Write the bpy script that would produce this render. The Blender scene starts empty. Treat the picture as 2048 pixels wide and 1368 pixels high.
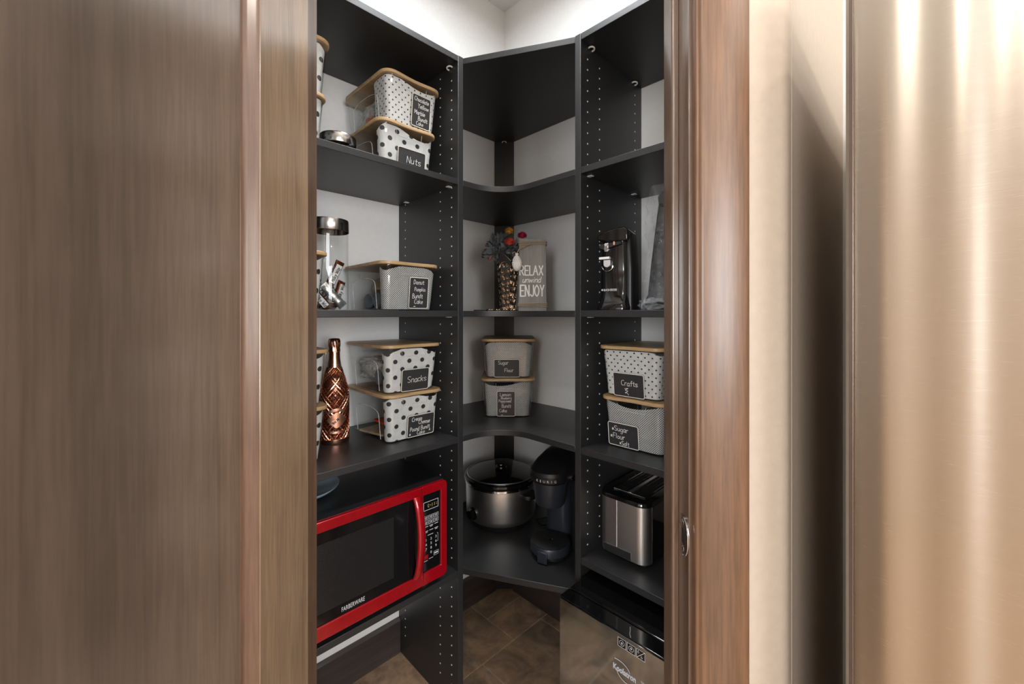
import bpy, bmesh, math, random
from mathutils import Matrix, Vector, noise as mnoise
random.seed(7)
SC = bpy.context.scene
COL = SC.collection
R2 = math.sqrt(.5)
PI = math.pi

# ------------------------------------------------------------------ camera, light, exposure
H = 1.30                                   # lens height
cam_data = bpy.data.cameras.new('camera')
cam = bpy.data.objects.new('camera', cam_data); COL.objects.link(cam)
cam.location = (0, 0, H); cam.rotation_euler = (PI/2, 0, 0)
cam_data.sensor_width = 36; cam_data.lens = 820/2048*36
cam_data.shift_y = -55/2048
cam_data.clip_start = .01
cam_data.dof.use_dof = True; cam_data.dof.focus_distance = 1.25; cam_data.dof.aperture_fstop = 14
SC.camera = cam
SC.view_settings.view_transform = 'Standard'; SC.view_settings.look = 'None'
SC.view_settings.gamma = 1; SC.view_settings.use_curve_mapping = False
SC.view_settings.exposure = 0.0

OX, OY = -.037, 1.99                       # plan position of the pantry's inner corner
def PT(s, t, z=0):                         # s = distance from the right wall, t = distance from the left wall
    return (OX - s*R2 + t*R2, OY - s*R2 - t*R2, z)
CEIL = 2.766

world = bpy.data.worlds.new('sky'); SC.world = world; world.use_nodes = True
wn = world.node_tree.nodes; bg = wn['Background']
bg.inputs[0].default_value = (.80, .88, 1.0, 1); bg.inputs[1].default_value = .6

def area(name, loc, target, sx, sy, power, color, shape='RECTANGLE', spread=PI):
    d = bpy.data.lights.new(name, 'AREA'); d.shape = shape; d.size = sx
    if shape in ('RECTANGLE', 'ELLIPSE'): d.size_y = sy
    d.energy = power; d.color = color; d.spread = spread
    o = bpy.data.objects.new(name, d); COL.objects.link(o); o.location = loc
    o.rotation_euler = (Vector(target) - Vector(loc)).to_track_quat('-Z', 'Y').to_euler()
    return o
# daylight through the two kitchen windows (behind the lens), the pantry's own ceiling lamp, kitchen downlights
ROOM = 4.3
area('window_daylight', PT(ROOM-.06, 2.72, 1.55), PT(0, 2.72, 1.35), 1.1, 1.3, 100, (.94, .97, 1.0))
area('window_daylight', PT(1.9, ROOM-.06, 1.55), PT(1.9, 0, 1.35), 1.5, 1.3, 95, (.94, .97, 1.0))
PANTRY_LAMP = (-.02, 1.12)
area('pantry_lamp', (PANTRY_LAMP[0], PANTRY_LAMP[1], CEIL-.085), (PANTRY_LAMP[0], PANTRY_LAMP[1], 0), .26, .26, 17, (.92, .965, 1.0), 'DISK')
DOWNLIGHTS = [(1.12, -.10), (-.55, -.55), (.1, -1.6), (1.6, -1.5)]
for dx, dy in DOWNLIGHTS:
    area('downlight_lamp', (dx, dy, CEIL-.012), (dx, dy, 0), .12, .12, 7, (1.0, .91, .80), 'DISK')

# ------------------------------------------------------------------ helpers
def lin(c):
    c /= 255.0
    return c/12.92 if c <= .04045 else ((c+.055)/1.055)**2.4
def C(r, g, b): return (lin(r), lin(g), lin(b), 1)

class NT:
    def __init__(self, name):
        self.m = bpy.data.materials.new(name); self.m.use_nodes = True
        self.n = self.m.node_tree.nodes; self.l = self.m.node_tree.links
        self.p = self.n['Principled BSDF']; self.out = self.n['Material Output']
    def add(self, kind, **kw):
        x = self.n.new(kind)
        for k, v in kw.items():
            if k.startswith('_'): x.inputs[int(k[1:])].default_value = v
            else: setattr(x, k, v)
        return x
    def link(self, a, b): self.l.new(a, b)
    def coord(self, out='Object', scale=(1, 1, 1)):
        t = self.add('ShaderNodeTexCoord'); m = self.add('ShaderNodeMapping')
        m.inputs['Scale'].default_value = scale
        self.link(t.outputs[out], m.inputs[0]); return m.outputs[0]
    def noise(self, vec, scale, detail=3, rough=.5, dist=0):
        x = self.add('ShaderNodeTexNoise'); x.inputs['Scale'].default_value = scale
        x.inputs['Detail'].default_value = detail; x.inputs['Roughness'].default_value = rough
        x.inputs['Distortion'].default_value = dist
        self.link(vec, x.inputs['Vector']); return x.outputs['Fac']
    def ramp(self, fac, stops):
        x = self.add('ShaderNodeValToRGB'); e = x.color_ramp.elements
        while len(e) < len(stops): e.new(.5)
        for i, (p, c) in enumerate(stops): e[i].position = p; e[i].color = c
        self.link(fac, x.inputs[0]); return x.outputs[0]
    def math(self, op, a, b=None):
        x = self.add('ShaderNodeMath', operation=op)
        for i, v in enumerate((a, b)):
            if v is None: continue
            if isinstance(v, (int, float)): x.inputs[i].default_value = v
            else: self.link(v, x.inputs[i])
        return x.outputs[0]
    def mix(self, fac, a, b, blend='MIX'):
        x = self.add('ShaderNodeMix', data_type='RGBA', blend_type=blend)
        for sock, v in ((x.inputs[0], fac), (x.inputs[6], a), (x.inputs[7], b)):
            if isinstance(v, (int, float, tuple)): sock.default_value = v
            else: self.link(v, sock)
        return x.outputs[2]
    def bump(self, h, strength=.2, dist=.001):
        x = self.add('ShaderNodeBump'); x.inputs['Strength'].default_value = strength
        x.inputs['Distance'].default_value = dist
        self.link(h, x.inputs['Height']); self.link(x.outputs[0], self.p.inputs['Normal'])
    def set(self, **kw):
        for k, v in kw.items():
            k = k.replace('_', ' ')
            s = self.p.inputs[k]
            if hasattr(v, 'is_output'): self.link(v, s)
            else: s.default_value = v
        return self

def plain(name, col, rough=.5, metal=0, coat=0, nscale=60, var=.12, bump=0, bscale=400, coat_rough=.1, spec=.5):
    t = NT(name); v = t.coord()
    n = t.noise(v, nscale, 3)
    d = tuple(c*(1-var) for c in col[:3])+(1,); u = tuple(min(1, c*(1+var)) for c in col[:3])+(1,)
    t.set(Base_Color=t.ramp(n, [(.3, d), (.7, u)]), Roughness=rough, Metallic=metal, Coat_Weight=coat, Coat_Roughness=coat_rough)
    t.p.inputs['Specular IOR Level'].default_value = spec
    if bump: t.bump(t.noise(v, bscale, 2), bump, .0006)
    return t.m

def wood(name, cols, scale=7, fibre=.35, rough=.42, coat=.25, coat_rough=.22, seed=0., cath=.35, axis='z', cior=1.5):
    t = NT(name)
    k = {'z': (1, 1, .06), 'x': (.06, 1, 1)}[axis]
    tc = t.add('ShaderNodeTexCoord'); mp = t.add('ShaderNodeMapping')
    mp.inputs['Location'].default_value = (seed, seed*1.7, seed*.6); mp.inputs['Scale'].default_value = k
    t.link(tc.outputs['Object'], mp.inputs[0]); v = mp.outputs[0]
    band = t.noise(v, scale, 4, .55, .6)
    w = t.add('ShaderNodeTexWave', wave_type='BANDS', bands_direction='DIAGONAL', wave_profile='SAW')
    w.inputs['Scale'].default_value = 2.6; w.inputs['Distortion'].default_value = 11; w.inputs['Detail'].default_value = 2
    w.inputs['Detail Scale'].default_value = .7
    t.link(v, w.inputs['Vector'])
    base = t.ramp(band, [(.28, cols[0]), (.45, cols[1]), (.58, cols[2]), (.74, cols[3])])
    g = t.ramp(w.outputs['Fac'], [(0, (.62, .6, .58, 1)), (.12, (1, 1, 1, 1)), (1, (1, 1, 1, 1))])
    c = t.mix(cath, base, g, 'MULTIPLY')
    mp2 = t.add('ShaderNodeMapping'); mp2.inputs['Scale'].default_value = {'z': (1, 1, .045), 'x': (.045, 1, 1)}[axis]
    t.link(tc.outputs['Object'], mp2.inputs[0])
    f = t.noise(mp2.outputs[0], 260, 3, .6)
    c = t.mix(fibre, c, t.ramp(f, [(.36, (.38, .36, .34, 1)), (.62, (1, 1, 1, 1))]), 'MULTIPLY')
    blotch = t.noise(tc.outputs['Object'], 16, 4, .6)
    c = t.mix(.3, c, t.ramp(blotch, [(.3, (.62, .62, .62, 1)), (.7, (1.0, 1.0, 1.0, 1))]), 'MULTIPLY')
    t.set(Base_Color=c, Roughness=rough, Coat_Weight=coat, Coat_Roughness=coat_rough, Coat_IOR=cior)
    t.bump(f, .06, .0004)
    return t.m

def steel(name, col, rough=.28, scale=(1, 1, 60), aniso=0., streak=.12, rot=0):
    t = NT(name); v = t.coord('Object', scale)
    n = t.noise(v, 40, 4, .6)
    t.set(Base_Color=t.ramp(n, [(.3, tuple(c*(1-streak) for c in col[:3])+(1,)), (.7, col)]), Metallic=1,
          Roughness=t.math('ADD', t.math('MULTIPLY', n, .12), rough-.06), Anisotropic=aniso, Anisotropic_Rotation=rot)
    if aniso:
        tg = t.add('ShaderNodeTangent', direction_type='RADIAL', axis='Z'); t.link(tg.outputs[0], t.p.inputs['Tangent'])
    t.bump(n, .05, .0003)
    return t.m

def clear(name, tint, ior=1.4, rough=.04, extra=0.):
    t = NT(name); t.n.remove(t.p)
    tr = t.add('ShaderNodeBsdfTransparent'); tr.inputs[0].default_value = tint
    gl = t.add('ShaderNodeBsdfGlossy'); gl.inputs['Roughness'].default_value = rough
    v = t.coord(); n = t.noise(v, 30, 2)
    b = t.add('ShaderNodeBump'); b.inputs['Strength'].default_value = .05; b.inputs['Distance'].default_value = .001
    t.link(n, b.inputs['Height']); t.link(b.outputs[0], gl.inputs['Normal'])
    fr = t.add('ShaderNodeLayerWeight'); fr.inputs[0].default_value = .5
    r0 = ((ior-1)/(ior+1))**2+extra
    fac = t.math('ADD', t.math('MULTIPLY', t.math('POWER', fr.outputs['Facing'], 4.5), .75), r0)
    ms = t.add('ShaderNodeMixShader'); t.link(fac, ms.inputs[0]); t.link(tr.outputs[0], ms.inputs[1]); t.link(gl.outputs[0], ms.inputs[2])
    t.link(ms.outputs[0], t.out.inputs[0]); return t.m

def film(name, col, alpha, rough=.25):
    t = NT(name); t.set(Base_Color=col, Roughness=rough, Alpha=alpha)
    v = t.coord(); n = t.noise(v, 45, 4, .7, 1.5); t.bump(n, .7, .006)
    t.link(t.math('MULTIPLY', t.ramp(n, [(.35, (.35, .35, .35, 1)), (.65, (1, 1, 1, 1))]), alpha), t.p.inputs['Alpha'])
    return t.m

def dotted(name, px, pz, rad, paper=(214, 214, 212), ink=(44, 44, 46)):
    """paper printed with staggered round dots; the UVs are metres along the wrap and up the wall of the bin"""
    t = NT(name); tc = t.add('ShaderNodeTexCoord'); sx = t.add('ShaderNodeSeparateXYZ'); t.link(tc.outputs['UV'], sx.inputs[0])
    def lattice(off):
        q = []
        for o, p in ((sx.outputs[0], px), (sx.outputs[1], pz)):
            u = t.math('ADD', t.math('DIVIDE', o, p), off)
            q.append(t.math('MULTIPLY', t.math('SUBTRACT', t.math('FRACT', u), .5), p))
        return t.math('SQRT', t.math('ADD', t.math('MULTIPLY', q[0], q[0]), t.math('MULTIPLY', q[1], q[1])))
    d = t.math('MINIMUM', lattice(0), lattice(.5))
    ob = t.coord(); n = t.noise(ob, 55, 3)
    pap = t.ramp(n, [(.3, tuple(c*.86 for c in C(*paper)[:3])+(1,)), (.7, C(*paper))])
    fac = t.ramp(t.math('DIVIDE', d, rad), [(.42, (1, 1, 1, 1)), (.5, (0, 0, 0, 1))])
    fac2 = t.math('MULTIPLY', fac, 1)
    r = fac.node; r.color_ramp.elements[0].position = .9; r.color_ramp.elements[1].position = 1.0
    t.set(Base_Color=t.mix(fac2, pap, C(*ink)), Roughness=.6)
    t.bump(n, .35, .002); return t.m

class MB:
    """collects shapes, then links them as ONE mesh object"""
    def __init__(self): self.v = []; self.f = []; self.uv = {}; self.mi = []; self.cur = 0; self.T = None
    def add(self, vs, fs):
        o = len(self.v)
        for p in vs:
            p = Vector(p)
            self.v.append(self.T @ p if self.T is not None else p)
        for f in fs: self.f.append([o+i for i in f]); self.mi.append(self.cur)
        return o
    def box(self, x0, x1, y0, y1, z0, z1):
        self.add([(x0,y0,z0),(x1,y0,z0),(x1,y1,z0),(x0,y1,z0),(x0,y0,z1),(x1,y0,z1),(x1,y1,z1),(x0,y1,z1)],
                 [(3,2,1,0),(4,5,6,7),(0,1,5,4),(1,2,6,5),(2,3,7,6),(3,0,4,7)]); return self
    def loft(self, rings, cap0=True, cap1=True, closed=True):
        n = len(rings[0]); vs = [p for r in rings for p in r]; fs = []
        for k in range(len(rings)-1):
            for i in range(n if closed else n-1):
                j = (i+1) % n
                fs.append((k*n+i, k*n+j, (k+1)*n+j, (k+1)*n+i))
        if cap0: fs.append(tuple(reversed(range(n))))
        if cap1: fs.append(tuple(range((len(rings)-1)*n, len(rings)*n)))
        self.add(vs, fs); return self
    def prism(self, pts, z0, z1): return self.loft([[(x, y, z0) for x, y in pts], [(x, y, z1) for x, y in pts]])
    def prism_y(self, pts, y0, y1): return self.loft([[(x, y1, z) for x, z in pts], [(x, y0, z) for x, z in pts]])
    def lathe(self, prof, n=32, c=(0, 0), cap0=True, cap1=True, a0=0):
        return self.loft([[(c[0]+r*math.cos(a0+2*PI*i/n), c[1]+r*math.sin(a0+2*PI*i/n), z) for i in range(n)] for r, z in prof], cap0, cap1)
    def tube(self, path, r, n=6, cap=True, closed=False):
        P = [Vector(p) for p in path]; rings = []
        m = len(P)
        up = None
        for i in range(m):
            if closed: d = (P[(i+1) % m]-P[i-1])
            else: d = (P[min(i+1, m-1)]-P[max(i-1, 0)])
            if d.length < 1e-9: d = Vector((0, 0, 1))
            d.normalize()
            if up is None: up = Vector((0, 0, 1)) if abs(d.z) < .9 else Vector((1, 0, 0))
            u = up - d*up.dot(d)
            if u.length < 1e-6: u = d.orthogonal()
            u.normalize(); w = d.cross(u); up = u
            rr = r[i] if isinstance(r, (list, tuple)) else r
            rings.append([P[i]+(u*math.cos(2*PI*k/n)+w*math.sin(2*PI*k/n))*rr for k in range(n)])
        if closed: rings.append(rings[0]); cap = False
        return self.loft(rings, cap, cap)
    def ball(self, c, r, n=12, m=8, sq=(1, 1, 1)):
        return self.loft([[(c[0]+sq[0]*r*math.sin(PI*max(.001, min(.999, k/m)))*math.cos(2*PI*i/n), c[1]+sq[1]*r*math.sin(PI*max(.001, min(.999, k/m)))*math.sin(2*PI*i/n), c[2]-sq[2]*r*math.cos(PI*k/m)) for i in range(n)] for k in range(m+1)], False, False)
    def ribbon(self, pts, w, y):
        """flat stroke in the xz plane facing -y"""
        for a, b in zip(pts, pts[1:]):
            y -= 4e-6
            dx, dz = b[0]-a[0], b[1]-a[1]; L = math.hypot(dx, dz)
            if L < 1e-7: continue
            ux, uz = dx/L*w/2, dz/L*w/2; nx, nz = -uz, ux
            A = (a[0]-ux*.6, a[1]-uz*.6); B = (b[0]+ux*.6, b[1]+uz*.6)
            self.add([(A[0]+nx, y, A[1]+nz), (A[0]-nx, y, A[1]-nz), (B[0]-nx, y, B[1]-nz), (B[0]+nx, y, B[1]+nz)], [(0, 1, 2, 3)])
        return self
    def build(self, name, mat, parent=None, bevel=0, seg=2, smooth=True, angle=38, kind=None, loc=None, rotz=0, label=None):
        me = bpy.data.meshes.new(name); me.from_pydata([tuple(p) for p in self.v], [], self.f)
        mats = mat if isinstance(mat, (list, tuple)) else [mat]
        for m in mats: me.materials.append(m)
        if len(mats) > 1: me.polygons.foreach_set('material_index', self.mi)
        bm = bmesh.new(); bm.from_mesh(me)
        if bevel or smooth:
            bmesh.ops.remove_doubles(bm, verts=bm.verts, dist=1e-6)
        if self.uv is not False: pass
        bm.normal_update(); bm.to_mesh(me); bm.free()
        if smooth: me.shade_smooth(); me.set_sharp_from_angle(angle=math.radians(angle))
        o = bpy.data.objects.new(name, me); COL.objects.link(o)
        if parent is not None: o.parent = parent
        if loc: o.location = loc
        if rotz: o.rotation_euler = (0, 0, rotz)
        if bevel:
            b = o.modifiers.new('bevel', 'BEVEL'); b.width = bevel; b.segments = seg; b.limit_method = 'ANGLE'; b.angle_limit = math.radians(40)
        if kind: o['kind'] = kind
        if label: o['label'] = label
        return o

def thing(name, label, cat, loc=(0, 0, 0), rotz=0, group=None, kind=None):
    o = bpy.data.objects.new(name, None); COL.objects.link(o); o.empty_display_size = .05
    o.location = loc; o.rotation_euler = (0, 0, rotz)
    if label: o['label'] = label
    if cat: o['category'] = cat
    if group: o['group'] = group
    if kind: o['kind'] = kind
    return o
def tag(o, label, cat, group=None):
    o['label'] = label; o['category'] = cat
    if group: o['group'] = group
    return o
def struct(o, label=None):
    o['kind'] = 'structure'
    if label: o['label'] = label
    return o

def rrect(w, d, r, n=6, cx=0, cy=0):
    pts = []
    for sx, sy, a in ((1, 1, 0), (-1, 1, PI/2), (-1, -1, PI), (1, -1, 1.5*PI)):
        for i in range(n+1):
            q = a+PI/2*i/n
            pts.append((cx+sx*(w/2-r)+r*math.cos(q), cy+sy*(d/2-r)+r*math.sin(q)))
    return pts
def arc(cx, cy, r, a0, a1, n): return [(cx+r*math.cos(a0+(a1-a0)*i/n), cy+r*math.sin(a0+(a1-a0)*i/n)) for i in range(n+1)]

# hand lettering: single strokes on a grid of tenths
GL = {
'a':(6,"5 5 3 6 1 4 1 1 3 0 5 2/5 6 5 1 6 0"),'b':(6,"1 10 1 0/1 4 3 6 5 4 5 1 3 0 1 1"),'c':(5.5,"5 5 3 6 1 4 1 1 3 0 5 1"),
'd':(6,"5 5 3 6 1 4 1 1 3 0 5 2/5 10 5 0"),'e':(5.7,"1 3 5 3.4 4.6 5.4 3 6 1 4 1 1 3 0 5 1"),'f':(5,"5 9 4 10 3 9 3 0/1 6 5 6"),
'g':(6,"5 5 3 6 1 4 1 1 3 0 5 2/5 6 5 -2 3 -4 1 -3"),'h':(6,"1 10 1 0/1 4 3 6 5 5 5 0"),'i':(3,"1.5 6 1.5 0/1.5 8 1.5 8.7"),
'k':(6,"1 10 1 0/5 6 1 3/2 4 5 0"),'l':(3,"1.5 10 1.5 0"),'m':(8,"1 6 1 0/1 4 2.5 6 4 5 4 0/4 4 5.5 6 7 5 7 0"),
'n':(6,"1 6 1 0/1 4 3 6 5 5 5 0"),'o':(6,"3 6 1 4 1 2 3 0 5 2 5 4 3 6"),'p':(6,"1 6 1 -4/1 4 3 6 5 4 5 1 3 0 1 1"),
'r':(5,"1 6 1 0/1 4 3 6 4.5 5.5"),'s':(6,"5 5 3 6 1 5 2 3.5 4 2.5 5 1 3 0 1 1"),'t':(5.5,"3 9 3 1 4 0 5 1/1 6 5 6"),
'u':(6,"1 6 1 1 3 0 5 2/5 6 5 0"),'w':(8,"1 6 2 0 4 5 6 0 7 6"),'y':(6,"1 6 3 1/5 6 3 0 1 -4"),
'B':(7,"1 0 1 10 4 10 5 8 4 5.5 1 5.3/4 5.5 6 3 5 0 1 0"),'C':(7,"6 9 4 10 1 8 1 2 4 0 6 1"),'D':(7,"1 0 1 10 4 9 6 6 5 2 1 0"),
'F':(6.5,"1 0 1 10 6 10/1 5 5 5"),'L':(6,"1 10 1 0 5 0"),'M':(8,"1 0 1 10 4 4 7 10 7 0"),'N':(7,"1 0 1 10 6 0 6 10"),
'P':(6.5,"1 0 1 10 5 9.5 5.5 7 4 5 1 5"),'S':(7,"6 9 4 10 1 9 1 6.5 5 4 6 2 4 0 1 1"),'Y':(7,"1 10 3.5 5 6 10/3.5 5 3.5 0"),
'R':(7,"1 0 1 10 5 9.5 5.5 7 4 5 1 5/3 5 6 0"),'E':(6.5,"6 10 1 10 1 0 6 0/1 5 5 5"),'A':(7,"0 0 3 10 6 0/1 4 5 4"),
'X':(7,"1 10 6 0/6 10 1 0"),'J':(6,"5 10 5 2 3 0 1 1.5"),'U':(7,"1 10 1 2 3 0 6 2 6 10"),'I':(3.5,"1.7 10 1.7 0"),'O':(7,"3.5 10 1 7 1 3 3.5 0 6 3 6 7 3.5 10"),'W':(9,"0 10 2 0 4 7 6 0 8 10"),
'*':(6,"1 3.5 5 3.5/3 6 3 1/1.5 5.5 4.5 1.5/4.5 5.5 1.5 1.5"),'~':(13,"0 1 1.5 3 3 1 5 3 6.5 1 8.5 3 10 1 12 3"),'?':(8,"1 9 6 10 2 7 6 6 2 3 5 3 7 0"),' ':(4.5,""),
}
CURVY = set('abcdefghmnopqrsuyCDSJOBPR~?')
def catmull(p, k=4):
    if len(p) < 3: return p
    q = [p[0]]+list(p)+[p[-1]]; out = []
    for i in range(1, len(q)-2):
        for j in range(k):
            t = j/k
            out.append(tuple(.5*(2*q[i][c]+(q[i+1][c]-q[i-1][c])*t+(2*q[i-1][c]-5*q[i][c]+4*q[i+1][c]-q[i+2][c])*t*t+(3*q[i][c]-q[i-1][c]-3*q[i+1][c]+q[i+2][c])*t**3) for c in (0, 1)))
    return out+[p[-1]]
def write(m, text, x, z, size, y, w=.0015, wide=1., slant=0., wob=.0, rise=0., sp=1.0):
    """strokes starting at x, baseline z, cap height size, facing -y; returns the end x"""
    for ch in text:
        adv, st = GL[ch]
        dz = random.uniform(-wob, wob)*size
        for part in st.split('/'):
            a = [float(q) for q in part.split()]
            if not a: continue
            pts = list(zip(a[::2], a[1::2]))
            if ch in CURVY: pts = catmull(pts)
            m.ribbon([(x+(px*wide+slant*pz)*size/10, z+dz+pz*size/10+rise*(x+px*size/10)) for px, pz in pts], w, y)
        x += adv*size/10*wide*sp
    return x
def text_width(text, size, wide=1., sp=1.0): return sum(GL[c][0] for c in text)*size/10*wide*sp

def font_text(text, size, name, mat, parent, loc, rot=(PI/2, 0, 0), shear=0, align='LEFT', depth=.0003, sx=1., bold=0.):
    c = bpy.data.curves.new(name, 'FONT'); c.body = text; c.size = size; c.shear = shear; c.align_x = align; c.extrude = depth; c.resolution_u = 3; c.offset = bold
    tmp = bpy.data.objects.new(name, c); COL.objects.link(tmp)
    bpy.context.view_layer.update()
    me = bpy.data.meshes.new_from_object(tmp.evaluated_get(bpy.context.evaluated_depsgraph_get()))
    bpy.data.objects.remove(tmp); bpy.data.curves.remove(c)
    me.materials.clear(); me.materials.append(mat)
    o = bpy.data.objects.new(name, me); COL.objects.link(o); o.parent = parent; o.location = loc; o.rotation_euler = rot; o.scale = (sx, 1, 1)
    return o

# ------------------------------------------------------------------ materials
M = {}
M['wall'] = plain('painted_wall', C(224, 223, 221), .65, bump=.25, bscale=260, var=.02)
M['cream'] = plain('cream_wall_paint', C(200, 184, 167), .6, bump=.5, bscale=230, var=.03)
M['ceiling'] = plain('ceiling_paint', C(216, 215, 212), .8, bump=.6, bscale=120, var=.03)
M['black'] = plain('black_melamine', C(42, 42, 43), .37, nscale=500, var=.25, bump=.35, bscale=1500)
M['base_wood'] = wood('espresso_baseboard', (C(56, 48, 47), C(66, 57, 55), C(76, 66, 62), C(86, 75, 70)), 9, .4, .4, .2, axis='x')
M['door_wood'] = wood('brown_maple_door', (C(72, 59, 50), C(97, 82, 69), C(112, 94, 79), C(130, 108, 90)), 5, .3, .45, .9, .2, 3.1, .3, cior=2.3)
M['stile_wood'] = wood('brown_maple_stile', (C(112, 92, 74), C(150, 124, 98), C(176, 146, 114), C(194, 161, 126)), 8, .4, .45, .9, .18, 8.4, .4, cior=2.3)
M['stick_wood'] = wood('brown_maple_moulding', (C(92, 66, 52), C(106, 78, 62), C(116, 86, 68), C(126, 94, 74)), 9, .4, .45, .8, .2, 5., cior=1.7)
M['trim_wood'] = wood('brown_maple_casing', (C(92, 64, 45), C(113, 81, 57), C(128, 92, 64), C(142, 103, 72)), 7, .45, .42, .5, .3, 1.2, .45, cior=1.5)
M['jamb_wood'] = wood('brown_maple_jamb', (C(84, 62, 48), C(100, 76, 58), C(112, 86, 66), C(124, 94, 72)), 7, .45, .42, .8, .2, 1.2, .45, cior=1.9)
M['tile'] = None
t = NT('slate_look_tile'); v = t.coord(); n = t.noise(v, 6, 6, .62, 1.2); n2 = t.noise(v, 40, 4, .6)
oi = t.add('ShaderNodeObjectInfo')
c = t.ramp(n, [(.3, C(114, 100, 86)), (.48, C(168, 142, 117)), (.6, C(196, 164, 132)), (.75, C(152, 138, 126))])
c = t.mix(.35, c, t.ramp(n2, [(.35, (.6, .6, .6, 1)), (.65, (1, 1, 1, 1))]), 'MULTIPLY')
c = t.mix(.5, c, t.ramp(oi.outputs['Random'], [(0, (.75, .75, .78, 1)), (1, (1.1, 1.04, 1., 1))]), 'MULTIPLY')
t.set(Base_Color=c, Roughness=t.math('ADD', t.math('MULTIPLY', n2, .2), .28)); t.bump(n, .4, .002); M['tile'] = t.m
M['grout'] = plain('grout', C(214, 200, 178), .9, var=.08)
M['white_plastic'] = plain('white_plastic', C(226, 226, 224), .4, var=.03)
M['chrome'] = plain('chrome', (.75, .75, .76, 1), .12, 1, var=.05)
M['nickel'] = plain('aged_nickel', (.38, .36, .34, 1), .25, 1, var=.15)
M['fridge'] = steel('brushed_fridge_steel', (.68, .62, .55, 1), .25, (1, 1, 90), .8, .07, .25)
M['fridge_edge'] = plain('fridge_edge_grey', (.42, .40, .38, 1), .3, .9, var=.05)
M['cab_grey'] = plain('fridge_side_grey', C(168, 156, 140), .45)
M['gasket'] = plain('grey_rubber', C(70, 66, 62), .6)
M['steel'] = steel('brushed_steel', (.74, .73, .72, 1), .34, (30, 30, .6), 0, .06)
M['lid_steel'] = steel('spun_steel_lid', (.55, .54, .53, 1), .22, (1, 1, 60), 0, .12)
M['gloss_black'] = plain('gloss_black', C(14, 14, 15), .08, var=.2, coat=.3)
M['matte_black'] = plain('matte_black_plastic', C(24, 24, 26), .38, var=.15, bump=.2, bscale=900)
M['ink_blue'] = plain('charcoal_blue_plastic', C(42, 46, 54), .35, var=.1)
M['rubber'] = plain('black_rubber', C(18, 18, 18), .7)
M['red'] = plain('red_enamel', C(160, 7, 22), .22, .25, .6, var=.08)
M['door_glass'] = plain('dark_oven_glass', C(16, 16, 18), .07, var=.15, coat=.5)
M['mesh_screen'] = plain('oven_screen', C(30, 30, 31), .22, nscale=900, var=.4)
M['print'] = plain('pale_print', C(196, 198, 202), .5, var=.03)
M['amber'] = plain('amber_print', C(205, 170, 70), .5, var=.03)
M['copper'] = plain('polished_copper', (.93, .50, .34, 1), .2, 1, var=.12, nscale=25)
M['copper_matte'] = plain('satin_copper', (.74, .38, .26, 1), .34, 1, var=.12)
M['dark_glass'] = plain('dark_bottle', C(92, 40, 22), .2, .55, var=.15)
M['bamboo'] = wood('bamboo', (C(168, 134, 94), C(186, 152, 110), C(198, 166, 122), C(208, 178, 136)), 22, .35, .45, .1, .3, 2., .2, 'x')
M['plastic'] = clear('clear_plastic', (.93, .94, .94, 1), 1.40, .06, .03)
M['plastic_edge'] = film('moulded_plastic_line', C(226, 230, 232), .55, .2)
M['glass'] = clear('clear_glass', (.96, .97, .97, 1), 1.45, .03, .015)
M['dots_big'] = dotted('big_polka_paper', .044, .049, .0074)
M['dots_small'] = dotted('small_polka_paper', .020, .022, .0026)
M['dots_fine'] = dotted('fine_weave_paper', .0062, .0066, .00185, (218, 218, 216), (60, 60, 62))
M['chalk'] = plain('chalkboard', C(42, 42, 43), .55, var=.15)
M['chalk_brown'] = plain('dusty_chalkboard', C(64, 56, 50), .55, var=.15)
M['cream_frame'] = plain('cream_edge', C(214, 208, 198), .5, var=.05)
M['chalk_ink'] = plain('chalk_ink', C(214, 212, 208), .7, var=.1)
M['bag'] = film('cloudy_plastic_bag', C(226, 226, 225), .95, .3)
M['wrap'] = film('clear_wrap', C(228, 231, 235), .15, .06)
M['orange_pack'] = plain('orange_packet', C(178, 84, 44), .4, var=.2)
M['red_pack'] = plain('red_packet', C(196, 54, 34), .35, var=.2)
M['tan_pack'] = plain('tan_packet', C(186, 160, 130), .4, var=.2)
M['blue_pack'] = plain('pale_blue_pot', C(132, 150, 164), .4, var=.1)
M['slate_pack'] = plain('slate_pot_lid', C(92, 102, 110), .4, var=.1)
M['choc'] = plain('brown_wrapper', C(92, 46, 22), .22, .5, var=.35, nscale=45)
M['silver'] = plain('silver_foil', (.75, .77, .8, 1), .15, .9, var=.2, nscale=80)
M['wrap_white'] = plain('white_wrapper', C(208, 208, 206), .3, var=.1)
M['ink'] = plain('dark_ink', C(46, 34, 34), .5)
M['sign'] = wood('weathered_grey_wood', (C(126, 124, 121), C(138, 136, 133), C(146, 144, 140), C(154, 152, 148)), 18, .3, .7, 0, .4, 4., .12)
M['white_paint'] = plain('white_paint', C(232, 230, 226), .6, var=.03)
M['twine'] = plain('twine', C(156, 138, 116), .9, nscale=700, var=.35)
M['shell'] = plain('white_shell', C(226, 224, 220), .45, var=.05)
M['gunmetal'] = plain('black_vase_metal', C(58, 56, 55), .3, .5, var=.1)
M['gold'] = plain('champagne_gold', (.80, .62, .44, 1), .2, 1, var=.1)
M['yellow'] = plain('yellow_petals', C(206, 150, 52), .7, var=.2)
M['coral'] = plain('coral_petals', C(214, 82, 62), .7, var=.25)
M['pink'] = plain('magenta_petals', C(190, 40, 84), .7, var=.2)
M['rust'] = plain('rust_petals', C(180, 84, 54), .7, var=.2)
M['leaf'] = plain('grey_leaves', C(66, 70, 74), .6, var=.3, nscale=90)
M['stem'] = plain('green_stem', C(58, 66, 52), .7)
M['mirror'] = plain('smoked_mirror', (.44, .47, .50, 1), .07, 1, var=.03)
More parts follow.
